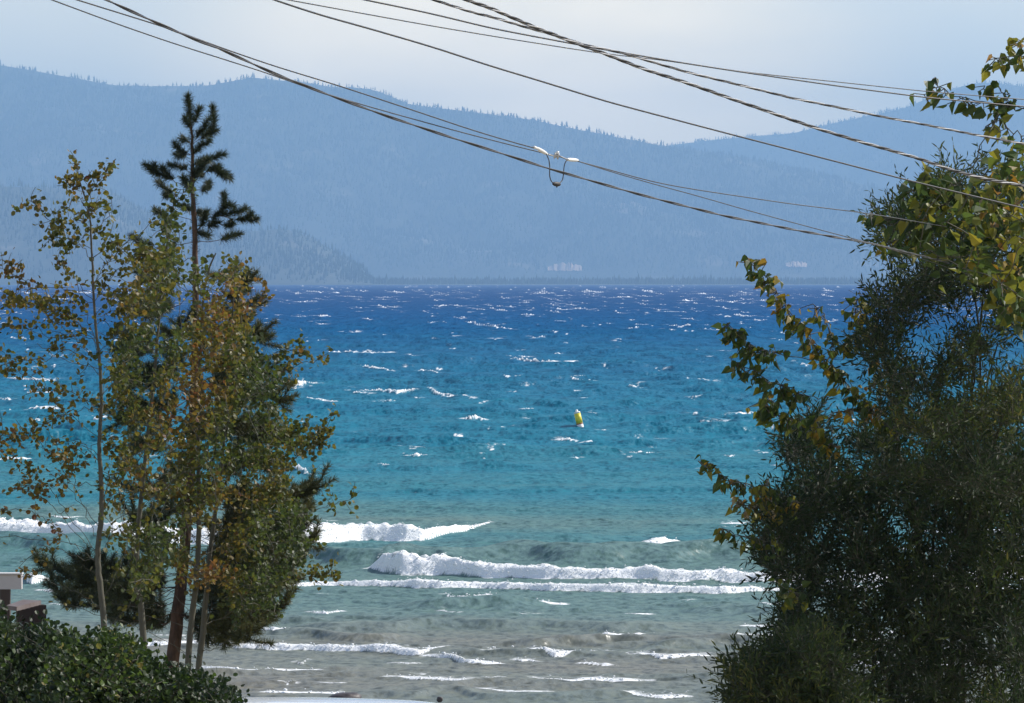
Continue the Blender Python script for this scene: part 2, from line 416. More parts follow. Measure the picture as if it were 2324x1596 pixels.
for i in range(2600):
    q = r2.random()
    v = 646.5 + 420 * q ** 2.8
    big = r2.random() ** 3
    dens = 1.0 if v < 735 else 0.42
    if r2.random() > dens: continue
    u = r2.uniform(-260, 2580)
    ln = (9 + 38 * big) * (0.75 + 0.5 * r2.random()) * (1.0 if v < 760 else 0.8)
    th = (3.2 + 4.2 * big) * (1 if v > 680 else 0.85)
    S += 1
    sl = r2.normal(0.05, 0.06)
    pts = [(u, v), (u + ln * r2.uniform(.25, .45), v - ln * 0.05 + sl * ln * .4), (u + ln * .7, v + sl * ln * .7), (u + ln, v + sl * ln)]
    breaker(*band(pts, [1.0, th, th * 0.7, 1.0]), back=0.9, run=0.8, rough=1.2, seed=S * 1.37, fstr=0.6 + 0.4 * r2.random(), lift=0.05 * big)
# wind sea crests that just begin to whiten
V = np.stack([Xw, Yw, Hh], -1).reshape(-1, 3)

mw = bpy.data.materials.new('lake_water'); mw.use_nodes = True
t = mw.node_tree; b = t.nodes['Principled BSDF']; out = t.nodes['Material Output']
geo = N(t, 'ShaderNodeNewGeometry'); sp = N(t, 'ShaderNodeSeparateXYZ'); Lk(t, geo.outputs['Position'], sp.inputs[0])
mpw = N(t, 'ShaderNodeMapping'); mpw.inputs['Scale'].default_value = (0.035, 0.08, 0.0); Lk(t, geo.outputs['Position'], mpw.inputs[0])
pn = N(t, 'ShaderNodeTexNoise', i_Scale=1.0, i_Detail=3.0); Lk(t, mpw.outputs[0], pn.inputs['Vector'])
pm = N(t, 'ShaderNodeMapRange'); pm.inputs['To Min'].default_value = 0.82; pm.inputs['To Max'].default_value = 1.2
pm.inputs['From Min'].default_value = 0.25; pm.inputs['From Max'].default_value = 0.75
Lk(t, pn.outputs[0], pm.inputs['Value'])
yd = N(t, 'ShaderNodeMath', operation='MULTIPLY'); Lk(t, sp.outputs['Y'], yd.inputs[0]); Lk(t, pm.outputs[0], yd.inputs[1])
dv = N(t, 'ShaderNodeMath', operation='DIVIDE'); dv.inputs[0].default_value = 60.0; Lk(t, yd.outputs[0], dv.inputs[1])
def vt(v): return (v - 640) * 60 / (F * 6.0)   # bed depth follows the distance from shore
body = ramp(t, [(vt(660), (0.004, 0.048, 0.16)), (vt(720), (0.003, 0.066, 0.185)), (vt(800), (0.003, 0.094, 0.195)), (vt(900), (0.004, 0.122, 0.205)), (vt(990), (0.006, 0.135, 0.205)), (vt(1090), (0.016, 0.145, 0.19)),
                (vt(1180), (0.05, 0.155, 0.165)), (vt(1270), (0.09, 0.162, 0.15)), (vt(1420), (0.108, 0.163, 0.15)), (vt(1500), (0.128, 0.158, 0.138)), (vt(1580), (0.165, 0.157, 0.13))])
Lk(t, dv.outputs[0], body.inputs[0])
t.nodes.remove(b)
dif = N(t, 'ShaderNodeBsdfDiffuse'); Lk(t, body.outputs[0], dif.inputs['Color'])
glo = N(t, 'ShaderNodeBsdfGlossy', distribution='GGX')
glo.inputs['Color'].default_value = (1, 1, 1, 1)
rg = N(t, 'ShaderNodeMapRange')               # unresolved chop widens the gloss with distance
for k_, v_ in (('From Min', 60), ('From Max', 1500), ('To Min', 0.25), ('To Max', 0.6)): rg.inputs[k_].default_value = v_
Lk(t, sp.outputs['Y'], rg.inputs['Value']); Lk(t, rg.outputs[0], glo.inputs['Roughness'])
# wavelets too small for the mesh tilt the surface
def tilt(sx, sy, k, prev, far=None):
    scale = 1.0
    mpb = N(t, 'ShaderNodeMapping'); mpb.inputs['Scale'].default_value = (sx, sy, 1); Lk(t, geo.outputs['Position'], mpb.inputs[0])
    nb = N(t, 'ShaderNodeTexNoise', i_Scale=scale, i_Detail=3.0, i_Roughness=0.6); Lk(t, mpb.outputs[0], nb.inputs['Vector'])
    su = N(t, 'ShaderNodeVectorMath', operation='SUBTRACT'); Lk(t, nb.outputs['Color'], su.inputs[0]); su.inputs[1].default_value = (0.5, 0.5, 0.5)
    mu = N(t, 'ShaderNodeVectorMath', operation='MULTIPLY'); Lk(t, su.outputs[0], mu.inputs[0]); mu.inputs[1].default_value = (k, k, 0)
    if far:                                   # long gusts show on the open lake only
        fm_ = N(t, 'ShaderNodeMapRange')
        for k_, v_ in (('From Min', far[0]), ('From Max', far[1]), ('To Min', far[2]), ('To Max', far[3])): fm_.inputs[k_].default_value = v_
        Lk(t, sp.outputs['Y'], fm_.inputs['Value'])
        sc2 = N(t, 'ShaderNodeVectorMath', operation='SCALE'); Lk(t, mu.outputs[0], sc2.inputs[0]); Lk(t, fm_.outputs[0], sc2.inputs['Scale']); mu = sc2
    ad = N(t, 'ShaderNodeVectorMath', operation='ADD'); Lk(t, mu.outputs[0], ad.inputs[0]); Lk(t, prev, ad.inputs[1])
    return ad.outputs[0]
nrm = tilt(0.8, 0.06, 1.5, geo.outputs['Normal'], (90, 320, 0.05, 1.0))
nrm = tilt(2.4, 0.35, 1.5, nrm, (70, 150, 0.15, 0.95))
nrm = tilt(6.0, 4.0, 2.0, nrm)
nn_ = N(t, 'ShaderNodeVectorMath', operation='NORMALIZE'); Lk(t, nrm, nn_.inputs[0])
for sh in (dif, glo): Lk(t, nn_.outputs[0], sh.inputs['Normal'])
fz = N(t, 'ShaderNodeFresnel', i_IOR=1.333); Lk(t, nn_.outputs[0], fz.inputs['Normal'])
cap = N(t, 'ShaderNodeMapRange')              # ... and keep its mirror strength down
for k_, v_ in (('From Min', 60), ('From Max', 500), ('To Min', 0.13), ('To Max', 0.022)): cap.inputs[k_].default_value = v_
Lk(t, sp.outputs['Y'], cap.inputs['Value'])
mnf = N(t, 'ShaderNodeMath', operation='MINIMUM'); Lk(t, fz.outputs[0], mnf.inputs[0]); Lk(t, cap.outputs[0], mnf.inputs[1])
b = N(t, 'ShaderNodeMixShader'); Lk(t, mnf.outputs[0], b.inputs[0]); Lk(t, dif.outputs[0], b.inputs[1]); Lk(t, glo.outputs[0], b.inputs[2])
fa = N(t, 'ShaderNodeAttribute', attribute_name='foam')
fn = N(t, 'ShaderNodeTexNoise', i_Scale=9.0, i_Detail=4.0, i_Roughness=0.65); Lk(t, geo.outputs['Position'], fn.inputs['Vector'])
fn.inputs['Scale'].default_value = 7.0; fn.inputs['Detail'].default_value = 6.0
fs = N(t, 'ShaderNodeMath', operation='MULTIPLY_ADD'); Lk(t, fn.outputs[0], fs.inputs[0]); fs.inputs[1].default_value = 1.3; fs.inputs[2].default_value = -0.65
fsum = N(t, 'ShaderNodeMath', operation='ADD'); Lk(t, fa.outputs['Fac'], fsum.inputs[0]); Lk(t, fs.outputs[0], fsum.inputs[1])
fr = ramp(t, [(0.22, 0.0), (0.48, 0.45), (0.78, 1.0)]); Lk(t, fsum.outputs[0], fr.inputs[0])
fb = N(t, 'ShaderNodeBsdfPrincipled'); fb.inputs['Base Color'].default_value = (0.90, 0.905, 0.91, 1); fb.inputs['Roughness'].default_value = 0.7
fbp = N(t, 'ShaderNodeBump', i_Strength=0.8, i_Distance=0.06); Lk(t, fn.outputs[0], fbp.inputs['Height']); Lk(t, fbp.outputs[0], fb.inputs['Normal'])
mx = N(t, 'ShaderNodeMixShader'); Lk(t, fr.outputs[0], mx.inputs[0]); Lk(t, b.outputs[0], mx.inputs[1]); Lk(t, fb.outputs[0], mx.inputs[2])
Lk(t, mx.outputs[0], out.inputs['Surface'])
tag(mesh_obj('water', V, grid_faces(len(ys), len(ss)), mw, smooth=True, attrs={'foam': foam.ravel()}), kind='structure')

# froth: small lumps of foam along the breaking shore waves
phi = (1 + 5 ** 0.5) / 2
ICO = np.array([(-1, phi, 0), (1, phi, 0), (-1, -phi, 0), (1, -phi, 0), (0, -1, phi), (0, 1, phi), (0, -1, -phi), (0, 1, -phi), (phi, 0, -1), (phi, 0, 1), (-phi, 0, -1), (-phi, 0, 1)]) / math.sqrt(1 + phi * phi)
ICF = np.array([(0, 11, 5), (0, 5, 1), (0, 1, 7), (0, 7, 10), (0, 10, 11), (1, 5, 9), (5, 11, 4), (11, 10, 2), (10, 7, 6), (7, 1, 8), (3, 9, 4), (3, 4, 2), (3, 2, 6), (3, 6, 8), (3, 8, 9), (4, 9, 5), (2, 4, 11), (6, 2, 10), (8, 6, 7), (9, 8, 1)])
ff = foam.ravel()
cand = np.where((ff > 0.72) & (V[:, 1] < 125) & (V[:, 1] > 58) & (np.abs(V[:, 0] / V[:, 1]) < 0.16))[0]
steep = np.abs(np.gradient(Hh, axis=0) / np.gradient(ys)[:, None]).ravel()[cand]
wt = (0.15 + np.clip(steep, 0, 2)); wt /= wt.sum()
pick = rng.choice(cand, size=min(45000, len(cand) // 2), replace=False, p=wt)
rr = rng.uniform(0.004, 0.014, len(pick)) * np.where(rng.random(len(pick)) < 0.05, 1.7, 1.0)
jit = rng.normal(0, 1, (len(pick), 12, 3)) * 0.18
base_ = V[pick] + np.stack([rng.normal(0, .03, len(pick)), rng.normal(0, .02, len(pick)), rng.random(len(pick)) ** 3 * .05 - .008], -1)
LV = base_[:, None, :] + (ICO[None] + jit) * rr[:, None, None] * np.array([1.5, 1.0, 0.9]) + np.array([0, -0.01, 0.012])
LF = (ICF[None] + 12 * np.arange(len(pick))[:, None, None]).reshape(-1, 3)
M_froth = mat('froth', (0.90, 0.905, 0.91), 0.75)
tag(mesh_obj('foam', LV.reshape(-1, 3), LF, M_froth, smooth=True), 'white froth tumbling along the breaking shore waves', 'foam', kind='stuff')

# ------------------------------------------------------------------ far shore
def hill(name, sky_pts, d0, d1, xr, tree_h, n_trees, seed, label, bare=(), step=32.0, gully=0.20):
    r = np.random.default_rng(seed)
    sp_ = np.array(sky_pts, float)
    xs = np.arange(-xr, xr + 1, step)
    ds = np.concatenate([np.linspace(d0 - 30, d1, 64), d1 + np.array([300, 800, 1500])])
    def hz(x, y):
        u = 1162 + x / d1 * F
        vs = np.interp(u, sp_[:, 0], sp_[:, 1])
        zt = CAMZ + (HOR - vs) / F * d1 - 0.7 * tree_h
        q = (y - d0) / (d1 - d0)
        g = fbm(x / 480.0 + seed, y / 760.0 + seed, 4) - 0.5
        prof = np.where(q < 1, np.clip(q, 0, 1) ** 0.85, 1 - 0.5 * (q - 1))
        z = zt * prof + zt * gully * 2 * g * np.clip(q, 0, 1) * (1 - np.clip(q, 0, 1)) * 4
        return np.where(q < 0, -6.0, np.maximum(z, 0.5 * np.clip(q * 40, -3, 1)))
    X, Y = np.meshgrid(xs, ds)
    X = X * (Y / d1)
    V = np.stack([X, Y, hz(X * d1 / Y, Y)], -1).reshape(-1, 3)
    mh = bpy.data.materials.new(name + '_soil'); mh.use_nodes = True
    th = mh.node_tree; bh = th.nodes['Principled BSDF']; bh.inputs['Roughness'].default_value = 0.95
    gh = N(th, 'ShaderNodeNewGeometry'); nh = N(th, 'ShaderNodeTexNoise', i_Scale=0.007, i_Detail=5.0); Lk(th, gh.outputs['Position'], nh.inputs['Vector'])
    rh = ramp(th, [(0.35, (0.025, 0.033, 0.022)), (0.62, (0.045, 0.05, 0.03)), (0.74, (0.20, 0.165, 0.12))]); Lk(th, nh.outputs[0], rh.inputs[0]); Lk(th, rh.outputs[0], bh.inputs['Base Color'])
    h = tag(mesh_obj('hill', V, grid_faces(len(ds), len(xs)), mh, smooth=True), kind='structure')
    # conifers: a third of them along the skyline
    ns = int(2 * xr / 2.6)
    x = np.concatenate([r.uniform(-xr * .98, xr * .98, n_trees - ns), r.uniform(-xr * .98, xr * .98, ns)])
    q = np.concatenate([r.random(n_trees - ns) ** 0.9 * 0.96 + 0.012, 0.985 + 0.02 * r.random(ns)])
    y = d0 + (d1 - d0) * q
    keep = np.ones(len(x), bool)
    clump = fbm(x / 160.0 + 30, y / 260.0, 3)
    keep &= (clump + 0.25 * r.random(len(x)) > 0.42) | (q > 0.97)
    keep &= (q < 0.98) | (fbm(x / 34.0 + seed, 0 * x, 3) + 0.5 * r.random(len(x)) > 0.62)
    zt = hz(x, y)
    xw = x * y / d1
    uu = 1162 + xw / y * F; vv = HOR - (zt - CAMZ) / y * F
    for (u0, u1, v0, v1) in bare:
        keep &= ~((uu > u0) & (uu < u1) & (vv > v0) & (vv < v1 + tree_h / y * F * 0.7))
    xw, y, zt = xw[keep], y[keep], zt[keep]
    n = len(xw)
    hgt = tree_h * (0.45 + 0.75 * r.random(n) ** 1.5)
    hgt *= np.where(r.random(n) < 0.05, 1.4, 1.0) * np.where(q[keep] > 0.98, 0.55 + 0.65 * fbm(x[keep] / 22.0, 0 * x[keep] + seed, 2), 1.0)
    hgt *= 0.45 + 0.55 * smooth(0.0, 0.10, q[keep])
    wd = hgt * r.uniform(0.11, 0.2, n)
    k = 5
    a = r.random(n)[:, None] * 6.28 + np.arange(k)[None] * 2 * math.pi / k
    ringr = wd[:, None] * r.uniform(0.7, 1.2, (n, k))
    ring = np.stack([xw[:, None] + np.cos(a) * ringr, y[:, None] + np.sin(a) * ringr, (zt + 0.12 * hgt)[:, None] + 0 * a], -1)
    mid = np.stack([xw[:, None] + np.cos(a + .6) * ringr * .62, y[:, None] + np.sin(a + .6) * ringr * .62, (zt + 0.55 * hgt)[:, None] + r.normal(0, .05, (n, k)) * hgt[:, None]], -1)
    tip = np.stack([xw + r.normal(0, .2, n), y, zt + hgt], -1)[:, None]
    TV = np.concatenate([ring, mid, tip], 1).reshape(-1, 3)
    fs = [(j, (j + 1) % k, k + j) for j in range(k)] + [((j + 1) % k, k + (j + 1) % k, k + j) for j in range(k)] + [(k + j, k + (j + 1) % k, 2 * k) for j in range(k)]
    TF = (np.array(fs)[None] + (2 * k + 1) * np.arange(n)[:, None, None]).reshape(-1, 3)
    f = mesh_obj('forest', TV, TF, M_fir, attrs={'tint': np.repeat(r.random(n) ** 1.3, 2 * k + 1)})
    tag(f, label, 'forest', kind='stuff')
    return hz
main_sky = [(-1200, 120), (-500, 125), (0, 140), (60, 150), (150, 166), (260, 186), (350, 188), (470, 187), (530, 176), (570, 168), (640, 175), (700, 180), (760, 191), (800, 190), (850, 196), (880, 208),
            (930, 229), (1000, 238), (1100, 250), (1200, 263), (1300, 284), (1380, 299), (1480, 319), (1560, 330), (1700, 352), (1850, 385), (2000, 420), (2324, 470), (2900, 520), (3600, 560)]
bare_main = [(1242, 1322, 596, 613)]
hz_main = hill('main', main_sky, 11600, 13500, 3500, 17, 80000, 11, 'dense conifer wood covering the long blue ridge across the lake', bare_main)
hill('near', [(-1200, 380), (-400, 405), (0, 413), (230, 419), (270, 432), (330, 470), (400, 492), (540, 516), (600, 513), (640, 508), (690, 521), (760, 560), (830, 606), (862, 650), (900, 660), (4000, 660)],
     8000, 8900, 2500, 14, 26000, 12, 'darker conifer wood on the low headland behind the left trees', step=24)
hill('far', [(-1500, 420), (1000, 380), (1450, 335), (1500, 326), (1600, 313), (1700, 303), (1800, 296), (1880, 276), (1950, 261), (2050, 240), (2130, 206), (2200, 184), (2240, 181), (2324, 190), (2700, 215), (3600, 250)],
     15000, 17200, 4400, 18, 26000, 13, 'faint conifer wood on the farthest pale ridge at right', step=46)
# bare cut banks of pale earth low on the far slope
M_bank = mat('pale_earth', (0.82, 0.56, 0.38), 0.95, noise=((0.45, 0.33, 0.24), 0.06, (1, 1, 0.4)))
def cut_bank(u0, u1, v0, v1, d):
    nu = 28
    us = np.linspace(u0, u1, nu)
    e = np.sin(np.linspace(0.15, math.pi - 0.15, nu)) ** 0.35
    top = P(us, v1 + (v0 - v1) * e * (0.75 + 0.5 * rng.random(nu)), d + 10.0)
    bot = P(us, np.full(nu, v1) + rng.random(nu) * 3, d - 6.0)
    back_t, back_b = top + (0, 120, -1), bot + (0, 120, -1)
    V = np.concatenate([bot, top, back_t, back_b])
    f = []
    for k in range(3):
        for j in range(nu - 1): f.append((k * nu + j, k * nu + j + 1, (k + 1) * nu + j + 1, (k + 1) * nu + j))
    return mesh_obj('cut_bank', V, f, M_bank)
tag(cut_bank(1243, 1320, 598, 613, 11700), kind='structure')
tag(cut_bank(1783, 1832, 594, 604, 11720), kind='structure')

# ------------------------------------------------------------------ plants
LEAF = {'aspen': [(0, 0, 0), (.30, .46, .10), (.78, .42, .12), (1.08, 0, 0), (.78, -.42, .12), (.30, -.46, .10)],
        'cotton': [(0, 0, 0), (.08, .36, .16), (.42, .39, .20), (1.12, 0, -.14), (.42, -.39, .20), (.08, -.36, .16)],
        'willow': [(0, 0, 0), (.30, .115, .03), (.68, .095, .03), (1, 0, -.03), (.68, -.095, .03), (.30, -.115, .03)]}
def unit(a): return a / (np.linalg.norm(a, axis=-1, keepdims=True) + 1e-9)
def leaves(name, kind, Pn, D, size, tint, matl, parent, r, up=0.3):
    n = len(Pn)
    D = unit(D)
    A = unit(r.normal(0, 1, (n, 3)) + np.array([0, 0, up]))
    S_ = unit(np.cross(D, A)); Nn = np.cross(S_, D)
    T = np.array(LEAF[kind])
    V = Pn[:, None] + size[:, None, None] * (T[None, :, 0:1] * D[:, None] + T[None, :, 1:2] * S_[:, None] + T[None, :, 2:3] * Nn[:, None])
    Fq = (np.array([(0, 1, 2, 3), (0, 3, 4, 5)])[None] + 6 * np.arange(n)[:, None, None]).reshape(-1, 4)
    return mesh_obj(name, V.reshape(-1, 3), Fq, matl, parent, attrs={'tint': np.repeat(tint, 6)})
class Tree:
    """wood skeleton (nodes with parents) plus the places its leaves grow at"""
    def __init__(s, seed):
        s.p, s.par, s.fix = [], [], []
        s.r = np.random.default_rng(seed)
        s.LP, s.LD, s.LS, s.LT = [], [], [], []
    def node(s, p, par, rad=None):
        s.p.append(np.asarray(p, float)); s.par.append(par); s.fix.append(rad)
        return len(s.p) - 1
    def path(s, pts, par=None, rads=None, sub=3, wob=0.01, sm=None):
        pts = np.asarray(pts, float)
        k = np.arange(len(pts)); kk = np.linspace(0, len(pts) - 1, (len(pts) - 1) * sub + 1)
        if len(pts) > 2:                       # smooth the corners
            q = np.stack([np.interp(kk, k, pts[:, i]) for i in range(3)], -1)
            for _ in range(sm or sub): q[1:-1] = 0.25 * q[:-2] + 0.5 * q[1:-1] + 0.25 * q[2:]
        else: q = np.stack([np.interp(kk, k, pts[:, i]) for i in range(3)], -1)
        q[1:-1] += s.r.normal(0, wob, (len(q) - 2, 3))
        rr = np.interp(kk, k, rads) if rads is not None else [None] * len(q)
        ids, start = [], 0
        if par is not None:
            start = 1
            ids.append(par)
        for i in range(start, len(q)):
            par = s.node(q[i], par, rr[i])
            ids.append(par)
        return ids
    def nearest(s, p, lift=0.6):
        A = np.array(s.p)
        d = A - p
        c = np.linalg.norm(d, axis=1) + lift * np.maximum(d[:, 2], 0) * 2
        return int(np.argmin(c))
    def link(s, a, seglen=0.12, arch=0.08, lift=0.6, wob=0.012):
        i = s.nearest(a, lift)
        q = s.p[i]; L = np.linalg.norm(a - q)
        n = max(2, int(L / seglen) + 1)
        t = np.linspace(0, 1, n + 1)[:, None]
        pts = q * (1 - t) + a * t + np.array([0, 0, 1.0]) * (arch * L * 4 * t * (1 - t))
        pts[1:-1] += s.r.normal(0, wob, (n - 1, 3))
        ids = [i]
        for k in range(1, n + 1): ids.append(s.node(pts[k], ids[-1]))
        return ids
    def sprout(s, ids, n, size, tint, spread=0.05, reach=0.4, out=0.6, down=0.15, tsd=0.12):
        """n leaves along the last `reach` metres of a twig"""
        pts = np.array([s.p[i] for i in ids])
        cum = np.concatenate([[0], np.cumsum(np.linalg.norm(np.diff(pts, axis=0), axis=1))])
        t0 = max(0, cum[-1] - reach)
        t = s.r.uniform(t0, cum[-1], n)
        q = np.stack([np.interp(t, cum, pts[:, i]) for i in range(3)], -1)
        dirn = unit(pts[-1] - pts[max(0, len(pts) - 3)])
        off = s.r.normal(0, spread, (n, 3))
        D = out * dirn + s.r.normal(0, 0.8, (n, 3)) + np.array([0, 0, -down])
        s.LP.append(q + off); s.LD.append(D); s.LS.append(size * s.r.uniform(0.65, 1.2, n))
        s.LT.append(np.clip(tint + s.r.normal(0, tsd, n), 0, 1))
    def spray(s, ids, n_tw, L, size, tint, per=7, tsd=0.15):
        """leafy twiglets with leaves set alternately at an angle (willow)"""
        pts = np.array([s.p[i] for i in ids[-3:]])
        base = unit(pts[-1] - pts[0])
        for _ in range(n_tw):
            d = unit(base * 0.7 + s.r.normal(0, 0.55, 3) + np.array([0, 0, 0.35]))
            o = pts[-1] - base * s.r.uniform(0, 0.15)
            ln = L * s.r.uniform(0.6, 1.2)
            e = s.node(o + d * ln, ids[-1])
            t = np.linspace(0.15, 1.0, per) * ln
            side = unit(np.cross(d, s.r.normal(0, 1, 3)))
            sg = np.where(np.arange(per) % 2, 1, -1)[:, None]
            s.LP.append(o + t[:, None] * d)
            s.LD.append(d * 0.8 + sg * side * 0.6 + s.r.normal(0, 0.22, (per, 3)))
            s.LS.append(size * s.r.uniform(0.7, 1.2, per)); s.LT.append(np.clip(tint + s.r.normal(0, tsd, per), 0, 1))
    def wood(s, name, matl, parent, r0=0.0035, ex=0.42, k=6):
        n = len(s.p)
        load = np.ones(n)
        for i in range(n - 1, -1, -1):
            if s.par[i] is not None: load[s.par[i]] += load[i] * 0.35
        rad = np.array([f if f is not None else r0 * min(l, 400) ** ex for f, l in zip(s.fix, load)])
        Pn = np.array(s.p)
        par = np.array([q if q is not None else -1 for q in s.par])
        for i in range(n):
            if par[i] >= 0 and s.fix[i] is None: rad[i] = min(rad[i], rad[par[i]])
        ch = np.where(par >= 0)[0]
        a, b_ = Pn[par[ch]], Pn[ch]
        ra, rb = rad[par[ch]], rad[ch]
        fx = np.array([f is not None for f in s.fix])
        step = fx[par[ch]] & ~fx[ch]            # a limb leaving a stem starts at its own girth
        ra = np.where(step, np.minimum(ra, rb * 1.25), ra)
        T = unit(b_ - a)
        ref = np.where(np.abs(T[:, 2:3]) > 0.99, np.array([[1.0, 0, 0]]), np.array([[0.13, 0.05, 1.0]]))
        u = unit(np.cross(T, ref)); w_ = np.cross(T, u)
        an = np.arange(k) * 2 * math.pi / k
        cs = np.cos(an)[None, :, None] * u[:, None] + np.sin(an)[None, :, None] * w_[:, None]
        lo = (a - T * ra[:, None] * 0.25)[:, None] + cs * ra[:, None, None]
        hi = (b_ + T * rb[:, None] * 0.25)[:, None] + cs * rb[:, None, None]
        VV = np.concatenate([lo, hi], 1).reshape(-1, 3)
        fq = np.array([(j, (j + 1) % k, k + (j + 1) % k, k + j) for j in range(k)])
        FF = (fq[None] + 2 * k * np.arange(len(ch))[:, None, None]).reshape(-1, 4)
        return mesh_obj(name, VV, FF, matl, parent, smooth=True)
    def foliage(s, name, kind, matl, parent, up=0.3):
        return leaves(name, kind, np.concatenate(s.LP), np.concatenate(s.LD), np.concatenate(s.LS), np.concatenate(s.LT), matl, parent, s.r, up)
def inside(poly, u, v):
    poly = np.asarray(poly, float); x0, y0 = poly[:, 0], poly[:, 1]
    x1, y1 = np.roll(x0, -1), np.roll(y0, -1)
    u, v = np.asarray(u)[:, None], np.asarray(v)[:, None]
    c = ((y0 > v) != (y1 > v)) & (u < (x1 - x0) * (v - y0) / (y1 - y0 + 1e-9) + x0)
    return c.sum(1) % 2 == 1
def sample(poly, n, r, gaps=None):
    poly = np.asarray(poly, float)
    lo, hi = poly.min(0), poly.max(0)
    U_, V_ = [], []
    while sum(map(len, U_)) < n:
        u, v = r.uniform(lo[0], hi[0], 4 * n), r.uniform(lo[1], hi[1], 4 * n)
        k = inside(poly, u, v)
        if gaps: k &= gaps(u, v)
        U_.append(u[k]); V_.append(v[k])
    return np.concatenate(U_)[:n], np.concatenate(V_)[:n]
def px(pts, d):
    pts = np.asarray(pts, float)
    return P(pts[:, 0], pts[:, 1], np.broadcast_to(np.asarray(d, float), (len(pts),)))
def dline(n, a, b): return np.linspace(a, b, n)

# --- the left aspen
def aspen(seed, d, stem, widths, base_v, branches, clusters, label, group, poly=None, n_poly=0, tint=0.5, tint_fn=None, thick=0.7, gaps=None, leaf=0.044):
    t = Tree(seed)
    stem = list(stem)
    pts = px(stem, d)
    g = pts[0].copy(); g[2] = ground_z(g[0], g[1]) - 0.05
    root = empty('aspen_tree', (g[0], g[1], g[2] + 0.05), label, 'tree', group)
    pts = np.concatenate([[g], pts])
    rads = np.array([widths[0] * 1.15] + list(np.interp(np.linspace(0, 1, len(stem)), np.linspace(0, 1, len(widths)), widths))) * d / F / 2
    t.path(pts, None, rads, sub=5, wob=0.002, sm=16)
    for br in branches:
        p, dz, nl, tn = br[:4]
        reach = br[4] if len(br) > 4 else 2.0
        q = px(p, dline(len(p), d, d + dz))
        i = t.nearest(q[0], 0)
        ids = t.path(np.concatenate([[t.p[i]], q[1:]]), i, None, sub=5, wob=0.012)
        L = len(ids)
        # side twigs with leaf clusters
        for k in range(max(3, nl // 4)):
            j = int(L * (1 - reach_frac(reach) * t.r.random()))
            j = min(max(j, 1), L - 1)
            a = t.p[ids[j]] + unit(t.r.normal(0, 1, 3) + np.array([0, 0, 0.2]) + 0.5 * unit(t.p[ids[j]] - t.p[ids[j - 1]])) * t.r.uniform(0.05, 0.20)
            tw = [ids[j], t.node((t.p[ids[j]] + a) / 2 + t.r.normal(0, .008, 3), ids[j])]
            tw.append(t.node(a, tw[-1]))
            t.sprout(tw, t.r.integers(4, 9), leaf, tn, spread=0.03, reach=0.2)
        t.sprout(ids, max(4, nl // 4), leaf, tn, spread=0.03, reach=0.35)
    if poly is not None:
        u, v = sample(poly, n_poly, t.r, gaps)
        o = np.argsort(-v)
        for uu, vv in zip(u[o], v[o]):
            tn = tint_fn(uu, vv) if tint_fn else tint
            a = P(uu, vv, d + t.r.normal(0, thick))
            ids = t.link(a, arch=0.06)
            t.sprout(ids, t.r.integers(6, 13), leaf, tn + t.r.normal(0, 0.07), spread=0.045, reach=0.28)
    for k in range(16):                       # bare twigs low on the stem
        i = t.r.integers(6, len(pts) * 4)
        q = t.p[i]; e = q + np.array([t.r.normal(0, .4), t.r.normal(0, .3), t.r.uniform(.1, .5)])
        ids = t.path(np.array([q, (q + e) / 2 + t.r.normal(0, .04, 3), e]), int(i), None, sub=4, wob=.01)
        if t.r.random() < .55: t.sprout(ids, t.r.integers(3, 9), leaf, tint, spread=.03, reach=.25)
    t.wood('trunk', M_abark, root, r0=0.0022, ex=0.42)
    t.foliage('crown', 'aspen', M_aspen, root)
    return root
def reach_frac(r): return min(1.0, r)
GA = 'aspens in front of the pine'
